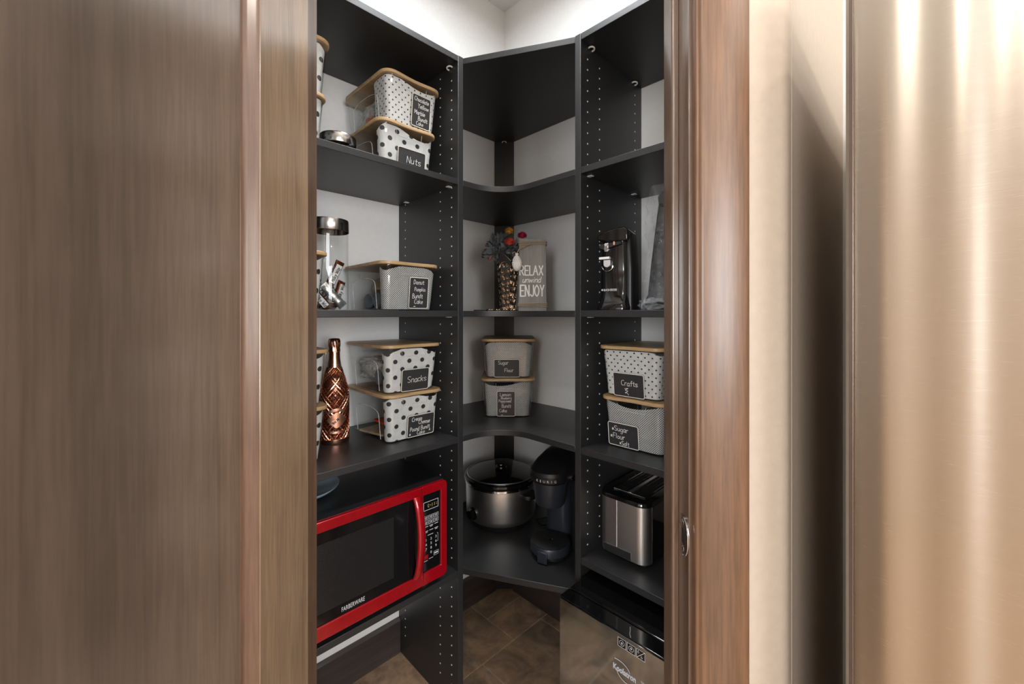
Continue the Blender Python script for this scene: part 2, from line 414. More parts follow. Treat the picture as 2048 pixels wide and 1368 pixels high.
M['pale_plate'] = plain('pale_blue_glaze', C(150, 170, 180), .2, var=.05)
M['frost'] = plain('lamp_diffuser', C(240, 238, 232), .4, var=.01)
M['marble_jar'] = clear('pressed_glass', (.86, .84, .82, 1), 1.5, .08, .05)

# ------------------------------------------------------------------ room shell
O2 = (OX, OY, 0)
def frame_obj(o, side):
    o.location = O2; o.rotation_euler = (0, 0, PI/4 if side == 'L' else -PI/4); return o
# frame L: x = -s (right along the left wall), y = -t (into the wall); frame R: x = t, y = -s
TS = 1.17                                  # pantry face of the right return wall
JL, JR = -.352, .274                       # jamb faces of the doorway
YF, YB = .637, .74                         # kitchen and pantry faces of the doorway wall
HEAD = 2.05

# floor of slate-look tiles in a running bond, recessed grout
fl = MB(); fl.box(-ROOM-.1, .1, -ROOM-.1, .1, -.08, -.004)
floor = struct(frame_obj(fl.build('floor', M['grout'], smooth=False), 'L'), 'brown slate-look tiled floor')
TP = .326
tile_mesh = None
def tile(s0, s1, t0, t1):
    g = .0022
    b = MB(); b.box(-s1+g, -s0-g, -t1+g, -t0-g, -.004, random.uniform(-.0006, .0006))
    o = b.build('tile', M['tile'], floor, bevel=.0012, seg=1, smooth=False)
for r in range(-1, 13):
    t0 = .28+(r-1)*TP
    off = .055 if r % 2 else .218
    for k in range(-1, 13):
        s0 = off+(k-1)*TP
        a, b2, c0, d0 = max(s0, 0), min(s0+TP, ROOM), max(t0, 0), min(t0+TP, ROOM)
        if b2-a < .03 or d0-c0 < .03: continue
        if r == 0 and b2 < .23:
            tile(a, b2, c0, .122); tile(a, b2, .122, d0)
        else: tile(a, b2, c0, d0)

cl = MB(); cl.box(-ROOM-.1, .1, -ROOM-.1, .1, CEIL, CEIL+.1)
struct(frame_obj(cl.build('ceiling', M['ceiling'], smooth=False), 'L'), 'lightly textured white ceiling')
w = MB(); w.box(-ROOM-.1, 0, 0, .1, 0, CEIL)
struct(frame_obj(w.build('wall_left', M['wall'], smooth=False), 'L'), 'white pantry wall on the left')
w = MB(); w.box(0, ROOM+.1, 0, .1, 0, CEIL)
struct(frame_obj(w.build('wall_right', M['wall'], smooth=False), 'R'), 'white pantry wall on the right')
w = MB(); w.box(-1.366, -1.25, -.62, 0, 0, CEIL)
struct(frame_obj(w.build('wall_inner', M['wall'], smooth=False), 'L'), 'short white return wall left of the doorway')
# right return wall, its kitchen face runs back from the rounded corner to the refrigerator
w = MB(); w.box(TS, TS+.116, -.60, 0, 0, CEIL)
struct(frame_obj(w.build('wall_side', M['cream'], smooth=False), 'R'), 'cream return wall beside the refrigerator')
# doorway wall, three pieces joined, bullnose at the right end
CX = .428
w = MB()
rb = .028; tb = rb*math.tan(PI/8)
nose = arc(CX-tb, YF+rb, rb, -PI/2, -PI/4, 7)
end = (CX+.05, YF+.05)
w.prism([(JR+.0172, YF)]+nose+[end, (CX+.05, YB), (JR+.0172, YB)], 0, CEIL)
w.box(-.616, JL-.0172, YF, YB, 0, CEIL)
w.box(JL-.0172, JR+.0172, YF, YB, HEAD+.005, CEIL)
struct(w.build('wall_front', M['cream'], angle=25), 'cream wall around the pantry doorway')
# the far kitchen walls, each with a window that lets the daylight in
def far_wall(name, side, lo, hi):
    b = MB(); z0, z1 = .9, 2.2
    b.box(-ROOM, lo, 0, .1, 0, CEIL) if side == 'L' else b.box(0, lo, 0, .1, 0, CEIL)
    b.box(hi, 0, 0, .1, 0, CEIL) if side == 'L' else b.box(hi, ROOM, 0, .1, 0, CEIL)
    b.box(lo, hi, 0, .1, 0, z0); b.box(lo, hi, 0, .1, z1, CEIL)
    o = struct(b.build(name, M['cream'], smooth=False), 'far cream kitchen wall with a window')
    if side == 'L': o.location = PT(0, ROOM+.1); o.rotation_euler = (0, 0, PI/4)
    else: o.location = PT(ROOM+.1, 0); o.rotation_euler = (0, 0, -PI/4)
    return o
def window(n, loc, rotz, wd):
    t = thing('window_%d' % n, 'white framed kitchen window', None, loc, rotz, kind='structure')
    b = MB()
    for x in (-wd/2, -.02, wd/2-.04): b.box(x, x+.04, -.02, .04, .9, 2.2)
    b.box(-wd/2, wd/2, -.02, .04, .9, .94); b.box(-wd/2, wd/2, -.02, .04, 2.16, 2.2)
    b.build('window_frame', M['white_plastic'], t, bevel=.003)
    b = MB(); b.box(-wd/2+.04, wd/2-.04, .0, .006, .94, 2.16); b.build('pane', M['glass'], t, smooth=False)
far_wall('wall_back', 'L', -2.7, -1.1)
far_wall('wall_window', 'R', 2.12, 3.32)
window(1, PT(1.9, ROOM+.06), PI/4, 1.6)
window(2, PT(ROOM+.06, 2.72), -PI/4, 1.2)

# dark baseboards
def baseboard(name, side, x0, x1, label):
    b = MB()
    b.loft([[(x, y, z) for y, z in ((0, 0), (-.014, 0), (-.014, .122), (-.009, .131), (0, .131))] for x in (x0, x1)])
    return struct(frame_obj(b.build(name, M['base_wood'], smooth=False), side), label)
baseboard('baseboard_left', 'L', -1.25, -.5692, 'espresso brown baseboard under the left shelves')
baseboard('baseboard_back', 'L', -.5468, -.07, 'espresso brown baseboard left of the corner post')
baseboard('baseboard_right', 'R', .07, .694, 'espresso brown baseboard right of the corner post')

# ceiling lamp of the pantry and kitchen downlights
t = thing('ceiling_lamp', 'round flush ceiling lamp inside the pantry', 'lamp', (PANTRY_LAMP[0], PANTRY_LAMP[1], CEIL))
b = MB(); b.lathe([(.15, 0), (.15, -.03), (.135, -.035)][::-1], 40); b.build('base', M['white_plastic'], t)
b = MB(); b.lathe([(.02, -.082), (.09, -.072), (.125, -.05), (.132, -.035)], 40); b.build('diffuser', M['frost'], t)
for i, (dx, dy) in enumerate(DOWNLIGHTS):
    b = MB(); b.lathe([(.068, -.004), (.085, -.004), (.09, 0), (.068, 0)], 32, (0, 0), False, False)
    o = b.build('downlight', M['white_plastic'], loc=(dx, dy, CEIL)); tag(o, ('recessed kitchen downlight over the refrigerator', 'recessed kitchen downlight over the open door', 'recessed kitchen downlight behind the camera', 'recessed kitchen downlight near the window')[i], 'lamp', 'kitchen downlights')

# ------------------------------------------------------------------ doorway: jambs, stops, casing, strike plate, open door
def side_trim(n, jx, sgn, label):
    """sgn = +1: right jamb (faces -x), -1: left jamb"""
    t = thing('trim_%d' % n, label, None, (jx, YF, 0), 0, kind='structure')
    def bx(b, x0, x1, *a): b.box(min(x0*sgn, x1*sgn), max(x0*sgn, x1*sgn), *a)
    b = MB(); bx(b, 0, .017, -.0005, YB-YF+.0005, .001, HEAD-.01); b.build('jamb_board', M['jamb_wood'], t, bevel=.0015)
    b = MB()
    b.prism([(x*sgn, y) for x, y in ([(0, .037), (-.006, .037)] + [(-.007-.0045*math.sin(a), .0415-.0045*math.cos(a)) for a in (0, .4, .8, 1.2, PI/2)] + [(-.0115, .068), (0, .068)])][::(-1 if sgn > 0 else 1)], .001, HEAD-.012)
    b.build('door_stop', M['jamb_wood'], t, bevel=.0008, seg=1)
    b = MB()
    prof = [(.005, 0), (.005, -.010), (.0065, -.0125), (.0085, -.0135), (.0105, -.0125), (.013, -.0155), (.017, -.017), (.080, -.017), (.0865, -.0145), (.088, -.011), (.088, 0)]
    b.prism([(x*sgn, y) for x, y in prof][::(1 if sgn > 0 else -1)], .001, HEAD+.08)
    b.build('casing', M['trim_wood'], t, bevel=.0006, seg=1)
    return t
tr = side_trim(1, JR, 1, 'brown stained door trim with a strike plate, right of the doorway')
side_trim(2, JL, -1, 'brown stained door trim on the hinge side of the doorway')
b = MB(); b.box(JL, JR, YF-.0005, YB, HEAD-.012, HEAD+.005); b.box(JL-.088, JR+.088, YF-.017, YF, HEAD, HEAD+.088)
struct(b.build('trim_3', M['trim_wood'], bevel=.002), 'brown head trim over the doorway')
# strike plate (D-shaped lip curling round the jamb edge)
sp = MB()
lip = [(-.022, math.cos(0), 0)]
def plate_pts(k=10):
    pts = [(.026, .029), (.026, -.029)]
    return pts
hgt = .031
prof = []                                  # (y, z) outline on the jamb face; the lip bows toward the kitchen
for i in range(15):
    a = -PI/2+PI*i/14
    prof.append((.013-.020*math.cos(a)*1.0-.002, hgt*math.sin(a)))
outl = prof+[(.020, hgt), (.020, .013), (.0255, .013), (.0255, -.013), (.020, -.013), (.020, -hgt)]
def bend(y): return -.0012 if y > -.001 else -.0012+.45*min(0, y+.001)*.5
lo = [(-.0002, y, z) for y, z in outl]; hi = [(bend(y)-.0006, y, z) for y, z in outl]
sp.loft([lo, hi])
strike = sp.build('strike_plate', M['nickel'], tr, loc=(-.0003, .004, .949), label='aged nickel strike plate with a curved lip')
b = MB(); b.box(-.0024, -.0016, .004, .0145, -.012, .012); b.build('latch_hole', M['rubber'], strike, smooth=False)
b = MB(); b.tube([(-.0022, y, z) for y, z in prof], .0011, 6); b.build('lip_edge', M['chrome'], strike)
for z in (-.021, .021):
    b = MB(); b.T = Matrix.Rotation(-PI/2, 4, 'Y'); b.lathe([(.0045, 0), (.0035, .0012), (.0001, .0015)], 12); b.T = None
    b.build('screw', M['chrome'], strike, loc=(-.0016, .011, z))

# open door, folded back toward the kitchen, its pantry side shown
DX = -.301; DE = .606
door = thing('door_1', 'brown stained maple door with a recessed panel, open toward the kitchen', None, (DX, DE, 0), 0, kind='structure')
for y0, y1 in ((-.116, 0), (-.61, -.494)):
    b = MB(); b.box(-.035, 0, y0, y1, .012, 2.035); b.build('stile', M['stile_wood'], door, bevel=.0012)
for z0, z1 in ((.012, .25), (1.92, 2.035)):
    b = MB(); b.box(-.035, 0, -.494, -.116, z0, z1); b.build('rail', M['stile_wood'], door, bevel=.001)
b = MB(); b.box(-.024, -.0125, -.484, -.126, .24, 1.93); b.build('panel', M['door_wood'], door, smooth=False)
for y0, dr in ((-.1162, -1), (-.4938, 1)):
    b = MB()
    pr = [(-.0005, 0), (-.003, .004*dr), (-.0085, .009*dr), (-.0112, .013*dr), (-.0122, .0165*dr), (-.02, .0165*dr), (-.02, 0)]
    b.loft([[(x, y0+y, z) for x, y in pr][::-1 if dr > 0 else 1] for z in (.25, 1.92)])
    b.build('panel_moulding', M['stick_wood'], door)
for z in (.25, 1.0, 1.8):
    b = MB(); b.lathe([(.006, -.045), (.006, .045)], 12, (-.041, .008)); b.box(-.044, -.038, -.02, .006, -.045, .045); b.build('hinge', M['nickel'], door, loc=(0, 0, z))

# ------------------------------------------------------------------ pantry shelving
D = .3746; S1, TH = .5476, .0206; T1 = .695
ZT, Z2, Z3, Z4, Z5, Z5R = 2.138, 1.739, 1.312, .904, .471, .576
BT = .0195                                 # board thickness
def board(par, pts, z, label=None, name='shelf'):
    b = MB(); b.prism(pts, z-BT, z)
    return b.build(name, M['black'], par, bevel=.0012, seg=2, label=label)
def dots_part(par, pts, axis, name='shelf_pin_holes', mat='white_plastic', r=.0026):
    """little plugs of the pin holes, standing on a face at right angles to x ('x-'/'x+') or y"""
    b = MB()
    for p in pts:
        n = 8
        if axis[0] == 'x':
            sg = 1 if axis[1] == '+' else -1
            r0 = [(p[0], p[1]+r*math.cos(2*PI*i/n), p[2]+r*math.sin(2*PI*i/n)) for i in range(n)]
            r1 = [(p[0]+sg*.0006, q[1], q[2]) for q in r0]
        else:
            r0 = [(p[0]+r*math.cos(2*PI*i/n), p[1], p[2]+r*math.sin(2*PI*i/n)) for i in range(n)]
            r1 = [(q[0], p[1]-.0006, q[2]) for q in r0]
        b.loft([r0, r1] if axis != 'x-' else [r0[::-1], r1[::-1]], False, True)
    o = b.build(name, M[mat], par, smooth=False, kind='stuff'); return o
def clip(par, x, y, z, sg):
    """white hook of a shelf fastener under a board, on a face looking along sg*x"""
    b = MB()
    b.tube([(x+sg*.010*math.sin(a)+sg*.004, y+.0085*math.cos(a), z-.002*math.cos(a)) for a in [i*PI*1.45/12-.3 for i in range(13)]], .0026, 6)
    b.build('shelf_clip', M['white_plastic'], par, label='white hook-shaped shelf fastener')
def pin(par, x, y, z, sg):
    b = MB(); b.box(min(x, x+sg*.016), max(x, x+sg*.016), y-.006, y+.006, z-.0022, z-.0001)
    b.build('shelf_pin', M['white_plastic'], par, smooth=False)

def zs_col(z0, lo=.06, hi=2.1, skip=()):
    k = math.ceil((lo-z0)/.032); out = []
    while z0+k*.032 < hi:
        z = z0+k*.032
        if not any(s-.022 < z < s+.004 for s in skip): out.append(z)
        k += 1
    return out
SL = (ZT, Z2, Z3, Z4, Z5)
# left unit
un = thing('shelving_unit', 'black melamine shelving along the left wall, holding the red microwave', 'shelving', O2, PI/4)
b = MB(); b.box(-S1-TH, -S1, -D, -.001, .001, ZT-.0005); dv = b.build('divider', M['black'], un, bevel=.001)
b = MB(); b.box(-1.249, -1.249+TH, -D, -.001, .001, ZT-.0005); b.build('end_panel', M['black'], un, bevel=.001)
xl, xr = -1.249+TH+.0003, -S1-TH-.0003
for z in SL:
    board(un, [(xl, -D+.0012), (xr, -D+.0012), (xr, -.001), (xl, -.001)], z-(.001 if z == ZT else 0))
fx = -S1-TH
pts = [(fx, -.340, z) for z in zs_col(1.332, skip=SL)]+[(fx, -.276, z) for z in zs_col(1.331, skip=SL)]+[(fx, -.049, z) for z in zs_col(1.331, skip=SL)]
o = dots_part(dv, [p for p in pts], 'x-')
clip(dv, fx, -.335, ZT-.028, -1)
for z in (Z2, Z3, Z4):
    for y in (-.335, -.07): pin(dv, fx, y, z-BT, -1)
# corner unit, boards in frame L; the middle ones are L-shaped with a rounded inner corner
uc = thing('shelving_unit', 'black corner shelving between the two dividers, with rounded front edges', 'shelving', O2, PI/4)
RF = .135
def lshape():
    dd = D-.0012
    inner = arc(-(dd+RF), -(dd+RF), RF, PI/2, 0, 12)          # fillet from the left arm's front to the right arm's front
    return [(-S1+.0003, -.001), (-S1+.0003, -dd)] + inner + [(-dd, -T1+.0003), (-.001, -T1+.0003), (-.001, -.001)]
def diag():
    dd = D-.0012
    return [(-S1+.0003, -.001), (-S1+.0003, -dd), (-dd, -T1+.0003), (-.001, -T1+.0003), (-.001, -.001)]
for z in SL:
    board(uc, diag() if z in (ZT, Z5) else lshape(), z-(.001 if z == ZT else 0))
pw = .067
b = MB(); b.prism([(-pw, -.0015), (-.0015, -pw), (-.0015, -pw+.02), (-pw+.02, -.0015)][::-1], .001, ZT-BT-.0015)
post = b.build('corner_post', M['black'], uc, smooth=False)
hb = MB(); n = 8
for z in zs_col(1.335, skip=SL):
    c = Vector((-pw/2-.0008, -pw/2-.0008, z)); ux = Vector((R2, -R2, 0)); nn = Vector((-R2, -R2, 0))
    r0 = [c+ux*.0026*math.cos(2*PI*i/n)+Vector((0, 0, .0026*math.sin(2*PI*i/n))) for i in range(n)]
    hb.loft([r0, [p+nn*.0005 for p in r0]], False, True)
hb.build('shelf_pin_holes', M['rubber'], post, smooth=False, kind='stuff')
b = MB()
b.tube([(-pw/2-.002-.004*math.sin(a)+.008*math.cos(a)*R2*1.2, -pw/2-.002-.004*math.sin(a)-.008*math.cos(a)*R2*1.2, ZT-.026+.006*math.sin(a)) for a in [i*PI/10 for i in range(11)]], .0024, 6)
b.build('shelf_clip', M['white_plastic'], uc, label='white hook-shaped shelf fastener')
# right unit
ur = thing('shelving_unit', 'black melamine shelving along the right wall, holding toaster and can opener', 'shelving', O2, -PI/4)
b = MB(); b.box(T1, T1+TH, -D, -.001, .001, ZT-.0005); dv = b.build('divider', M['black'], ur, bevel=.001)
b = MB(); b.box(TS-TH-.001, TS-.001, -D, -.001, .001, ZT-.0005); b.build('end_panel', M['black'], ur, bevel=.001)
SLR = (ZT, Z2, Z3, Z4, Z5R)
xl, xr = T1+TH+.0003, TS-TH-.0013
for z in SLR:
    board(ur, [(xl, -D+.0012), (xr, -D+.0012), (xr, -.001), (xl, -.001)], z-(.001 if z == ZT else 0))
fx = T1+TH
pts = [(fx, -.339, z) for z in zs_col(1.338, skip=SLR, lo=.6)]+[(fx, -.274, z) for z in zs_col(1.338, skip=SLR, lo=.6)]+[(fx, -.049, z) for z in zs_col(1.338, skip=SLR, lo=.6)]
dots_part(dv, pts, 'x+')
clip(dv, fx, -.325, ZT-.028, 1); clip(dv, fx, -.06, ZT-.028, 1)
for z in (Z2, Z3, Z4):
    for y in (-.335, -.07): pin(dv, fx, y, z-BT, 1)

# ------------------------------------------------------------------ storage bins
LBL = {}
def bump_noise(p, k, amp): return mnoise.noise(Vector(p)*k)*amp
def sheet(b, path, z0, z1, nz, uvs, amp=.0015, inset=None):
    """a strip of paper standing along a plan path; uvs collects (vertex index -> uv in metres)"""
    o = len(b.v); L = 0; n = len(path)
    for i, p in enumerate(path):
        if i: L += math.dist(path[i-1], p)
        for k in range(nz+1):
            z = z0+(z1(i/(n-1))-z0)*k/nz
            q = Vector((p[0]*(1+.125*z/.141), p[1]*(1+.112*z/.141), z))
            q.x += bump_noise((p[0], p[1], z), 38, amp); q.y += bump_noise((p[1]+3, p[0], z), 38, amp)
            b.v.append(q); uvs.append((L, z))
    for i in range(n-1):
        for k in range(nz):
            a = o+i*(nz+1)+k
            b.f.append([a, a+nz+1, a+nz+2, a+1]); b.mi.append(0)
def lumpy(c, r, seed, sq=(1, 1, 1), n=22, m=14, amp=.35, k=3.2, boxy=1.):
    """crumpled lump"""
    b = MB(); b.ball((0, 0, 0), 1, n, m)
    off = Vector((seed*3.1, seed*1.3, seed*.7))
    for i, p in enumerate(b.v):
        d = 1+amp*mnoise.noise(p*k*.5+off)+amp*.5*mnoise.noise(p*k*1.6+off)
        if boxy != 1: p = Vector([math.copysign(abs(q)**boxy, q) for q in p])
        b.v[i] = Vector((c[0]+p.x*d*r*sq[0], c[1]+p.y*d*r*sq[1], c[2]+p.z*d*r*sq[2]))
    return b
def storage_bin(label, loc, rotz, dots, board, lines, liner=('front',), paper_top=.128, brown=False, group='clear storage bins with bamboo lids', tilt=0., size=.0125):
    t = thing('storage_bin', label, 'bin', loc, rotz, group)
    BW, BD, RW, RD, BH = .176, .25, .198, .278, .141
    def out(k, e=0):
        f = k
        return rrect(BW+(RW-BW)*f-e, BD+(RD-BD)*f-e, .022+.01*f, 5)
    b = MB()
    rings = [[(x*.93, y*.95, .0) for x, y in out(0)], [(x, y, .004) for x, y in out(0)]]
    rings += [[(x, y, BH*k) for x, y in out(k)] for k in (.25, .5, .75, .94)]
    rings += [[(x*1.015, y*1.01, BH*.955) for x, y in out(1)], [(x*1.015, y*1.01, BH) for x, y in out(1)]]
    b.loft(rings, True, False)
    tub = b.build('tub', M['plastic'], t, angle=50)
    # moulded lines: arch on each long side, grip on the front and back, rim
    b = MB()
    for sx in (-1, 1):
        def wall(y, z): return (sx*((BW+(RW-BW)*z/BH)/2+.0006), y, z)
        ys = BD/2-.045
        arch = [wall(-ys, .006), wall(-ys, .075)]+[wall(-ys*math.cos(a) if True else 0, .075+.028*math.sin(a)**.6) for a in [PI*i/14 for i in range(1, 14)]]+[wall(ys, .075), wall(ys, .006)]
        b = MB(); b.tube(arch, .0009, 5); b.build('moulded_arch', M['plastic_edge'], tub)
    for sy in (-1, 1):
        yy = sy*((RD)/2-.001); b = MB()
        b.tube([(-.045, yy, .133), (-.043, yy-sy*.002, .113), (.043, yy-sy*.002, .113), (.045, yy, .133)], .0009, 5); b.build('moulded_grip', M['plastic_edge'], tub)
    # bamboo lid with rounded corners and a shallow wave along the front and back
    ol = []
    LW, LD, r = .210, .290, .034
    for sx, sy, a in ((1, 1, 0), (-1, 1, PI/2), (-1, -1, PI), (1, -1, 1.5*PI)):
        for i in range(8):
            q = a+PI/2*i/7; ol.append((sx*(LW/2-r)+r*math.cos(q), sy*(LD/2-r)+r*math.sin(q)))
        if (sx, sy) in ((1, 1), (-1, -1)):
            x0 = ol[-1][0]
            for i in range(1, 8):
                u = i/8; ol.append((x0*(1-2*u), sy*(LD/2-.005*math.sin(PI*u)**2)))
    b = MB(); b.prism(ol, BH-.001, BH+.0095)
    b.build('lid', M['bamboo'], t, bevel=.0022, seg=2)
    # paper liner behind the front, turning a little way round the corners
    b = MB(); uvs = []
    e = .009
    full = rrect(BW-e, BD-e, .018, 5)
    # order: start +x +y ... take the run round the front (-y)
    fr = [p for p in full if p[1] < -BD/2+.075]
    fr = sorted(fr, key=lambda p: math.atan2(p[0], -p[1]))
    side = .075 if 'wrap' in liner else .03
    path = [(-(BW-e)/2, -BD/2+side)]+fr+[((BW-e)/2, -BD/2+side)]
    dense = []
    for p, q in zip(path, path[1:]):
        m = max(1, int(math.dist(p, q)/.012))
        dense += [(p[0]+(q[0]-p[0])*i/m, p[1]+(q[1]-p[1])*i/m) for i in range(m)]
    dense.append(path[-1])
    sd = hash(label) % 7
    sheet(b, dense, .004, lambda u: min(.137, paper_top+.012*math.sin(u*9+len(label))), 8, uvs)
    o = b.build('paper_liner', M[dots], t, angle=80)
    ul = o.data.uv_layers.new(name='UVMap')
    for lp in o.data.loops: ul.data[lp.index].uv = uvs[lp.vertex_index]
    # chalk label stuck to the front
    if board is None: return t
    cx, cz, w, h = board
    hh = BH
    yl = -((BD+(RD-BD)*cz/BH)/2+.0012); lean = math.atan2((RD-BD)/2, BH)
    b = MB(); b.prism_y([(x, z) for x, z in rrect(w, h, .006, 4)], -.0011, .0002)
    cl = b.build('chalk_label', M['chalk_brown' if brown else 'chalk'], t, loc=(cx, yl, cz), label='small chalkboard label with handwriting')
    cl.rotation_euler = (lean, tilt, 0)
    b = MB(); pts = rrect(w-.0022, h-.0022, .0055, 4)
    b.tube([(x, -.0012, z) for x, z in pts], .0013, 5, closed=True)
    b.build('label_frame', M['cream_frame'], cl)
    b = MB()
    for ln in lines:
        tx, fx, fz, s = ln[:4]; wide = ln[4] if len(ln) > 4 else .95; rise = ln[5] if len(ln) > 5 else 0
        b.cur = 0
        write(b, tx, -w/2+fx*w, h/2-fz*h, s, -.0016, .00115 if s < .012 else .00135, wide, .06, .05, rise)
    b.build('handwriting', M['chalk_ink'], cl, smooth=False)
    return t
def atL(s, t, z): return PT(s, t, z)
LROT, RROT = PI/4, -PI/4
GL_ = 'bins on the left shelves'
port, land = (.071, .1), (.1, .071)
FT = .005    # a hair of air between bins

def lid_top(z): return z+.1515
# left bay, second shelf
storage_bin('clear bin lined with big polka dots labelled Nuts, under another bin', atL(.700, .160, Z2+.0004), LROT, 'dots_big', (.012, .045, *land),
            [('Nuts', .30, .62, .020, 1.1)], group=GL_)
storage_bin('clear bin with small polka dots labelled Chocolate Yellow Marble Bundt Cake', atL(.686, .160, lid_top(Z2)+.0006), LROT+.03, 'dots_small', (.028, .060, *port),
            [('Chocolate', .12, .2, .0125, .85), ('Yellow', .30, .40, .0135), ('Marble', .14, .60, .0125), ('Bundt', .34, .78, .0125), ('Cake', .26, .93, .0115)], ('wrap',), .137, group=GL_)
for i, (dz, lab, ang) in enumerate(((Z2+.0004, 'lower polka dot bin at the door edge, beside the small glass jar', .0), (lid_top(Z2)+.0006, 'upper polka dot bin at the door edge, level with the Chocolate bin', .04))):
    storage_bin(lab, atL(1.052-.006*i, .160, dz), LROT+ang, 'dots_big', None, [], ('wrap',), .134, group=GL_)
# left bay, eye-level shelf
storage_bin('clear bin with fine dotted paper labelled Donut Pumpkin Bundt Cake', atL(.690, .160, Z3+.0004), LROT, 'dots_fine', (.027, .056, *port),
            [('Donut', .20, .22, .0135), ('Pumpkin', .26, .44, .0115, .85), ('Bundt', .16, .66, .0135), ('Cake', .28, .84, .0135), ('~', .26, .94, .006, .9)], ('front',), .134, group=GL_)
storage_bin('polka dot bin at the door edge in front of the glass candy jar', atL(1.066, .205, Z3+.0004), LROT, 'dots_big', None, [], ('wrap',), .136, group=GL_)
# left bay, fourth shelf
storage_bin('clear polka dot bin labelled Cream Cheese Pound Bundt Cake, under the Snacks bin', atL(.678, .160, Z4+.0004), LROT, 'dots_big', (.024, .041, *land),
            [('Cream', .15, .28, .0125), ('Cheese', .40, .46, .0125), ('Pound Bundt', .10, .73, .0125, .9), ('*', .07, .93, .013), ('Cake', .36, .93, .0125), ('*', .80, .86, .012)], ('front',), .139, group=GL_)
storage_bin('clear polka dot bin labelled Snacks', atL(.682, .160, lid_top(Z4)+.0006), LROT, 'dots_big', (.008, .037, *land),
            [('Snacks', .20, .60, .0185, 1.05)], ('front',), .130, group=GL_)
for i, (dz, lab, ang) in enumerate(((Z4+.0004, 'lower polka dot bin at the door edge left of the copper bottle', 0), (lid_top(Z4)+.0006, 'upper polka dot bin at the door edge left of the copper bottle', -.02))):
    storage_bin(lab, atL(1.048-.004*i, .160, dz), LROT+ang, 'dots_big', None, [], ('wrap',), .136, group=GL_)
# corner, fourth shelf
GC = 'bins stacked on the corner shelf'
storage_bin('lower corner bin with brown label Lemon Blueberry Poppyseed Bundt Cake', (-.017, 1.706, Z4+.0004), 0, 'dots_fine', (-.006, .053, *port),
            [('Lemon', .16, .20, .0125, 1.1), ('Blueberry', .22, .32, .0095, .9), ('Poppyseed', .10, .44, .0100, .9), ('Bundt', .26, .65, .0125), ('Cake', .13, .83, .0125), ('~', .25, .95, .005, .9)], ('wrap',), .133, True, group=GC)
storage_bin('upper corner bin with fine dotted paper labelled Sugar Flour', (-.014, 1.708, lid_top(Z4)+.0006), 0, 'dots_fine', (-.006, .037, *land),
            [('Sugar', .16, .28, .0135, 1.0), ('Flour', .40, .70, .0135, 1.0)], ('wrap',), .134, group=GC)
# right bay, fourth shelf
GR = 'bins stacked on the right shelf'
storage_bin('fine dotted bin labelled Sugar Flour Salt, under the Crafts bin', PT(.163, .840, Z4+.0004), RROT, 'dots_fine', (-.030, .039, *land),
            [('*Sugar', .12, .36, .0145, 1.05), ('*Flour', .06, .68, .0145, 1.05), ('*Salt', .36, .92, .0125, .95)], ('wrap',), .134, group=GR)
storage_bin('small polka dot bin labelled Crafts', PT(.163, .831, lid_top(Z4)+.0006), RROT, 'dots_small', (-.004, .037, *land),
            [('Crafts', .26, .52, .0150, 1.05), ('?', .34, .90, .020, 1.1)], ('wrap',), .139, group=GR)

# what shows through the sides of the bins
def in_bin(s, t, z): return PT(s, t, z)
b = lumpy((0, 0, .058), .064, 1.2, (1.06, 1.48, .62), 48, 30, .2, 4.5, .62); tag(b.build('plastic_bag', M['bag'], loc=PT(.697, .145, lid_top(Z2)+.006), rotz=LROT, angle=70), 'crumpled cloudy plastic bag inside the Chocolate Yellow Marble bin', 'bag')
b = lumpy((0, 0, .056), .064, 4.2, (1.06, 1.48, .62), 48, 30, .2, 4.5, .62); tag(b.build('plastic_bag', M['bag'], loc=PT(.692, .145, lid_top(Z4)+.006), rotz=LROT, angle=70), 'crumpled cloudy plastic bag of food inside the Snacks bin', 'bag')
b = lumpy((0, 0, .0), .022, 2.2, (.5, .9, 1.15), 14, 10); tag(b.build('snack_roll', M['slate_pack'], loc=PT(.752, .20, lid_top(Z4)+.045), rotz=LROT, angle=70), 'dark snack packet pressed against the side of the Snacks bin', 'packet')
b = lumpy((0, 0, .0), .03, 6.2, (.3, 1.0, .8), 14, 10); tag(b.build('snack_packet', M['orange_pack'], loc=PT(.757, .15, lid_top(Z2)+.05), rotz=LROT, angle=70), 'brown packet inside the Chocolate Yellow Marble bin', 'packet')
def pot(loc, rotz, lab, tipped):
    t = thing('sprinkle_pot', lab, 'pot', loc, rotz, 'pots inside the Donut bin')
    def T(b):
        if tipped: b.T = Matrix.Rotation(-PI/2, 4, 'Y') @ Matrix.Translation((0, 0, -.025))
    b = MB(); T(b); b.lathe([(.020, 0), (.022, .003), (.022, .038), (.020, .042)], 24); b.build('pot_body', M['blue_pack'], t)
    b = MB(); T(b); b.lathe([(.024, .040), (.025, .043), (.025, .052), (.022, .055), (.018, .053)], 24); b.build('pot_lid', M['slate_pack'], t)
    return t
pot(PT(.738, .215, Z3+.031), LROT, 'pale blue pot with grey lid lying in the Donut bin, nearer the wall', True)
pot(PT(.736, .145, Z3+.0315), LROT+.2, 'pale blue pot with grey lid lying in the Donut bin, farther back', True)
b = lumpy((0, 0, .012), .045, 3.3, (.8, 1.3, .22), 18, 8, .2); tag(b.build('orange_packet', M['orange_pack'], loc=PT(.70, .19, Z3+.006), rotz=LROT, angle=70), 'orange and brown packet on the bottom of the Donut bin', 'packet')
b = lumpy((0, 0, .02), .036, 8.3, (.8, 1.1, .8), 18, 10, .3); tag(b.build('tan_packet', M['tan_pack'], loc=PT(.70, .12, Z3+.062), rotz=LROT, angle=70), 'tan packet behind the pots in the Donut bin', 'packet')
b = MB(); b.T = Matrix.Rotation(.22, 4, 'Y') @ Matrix.Rotation(.3, 4, 'X')
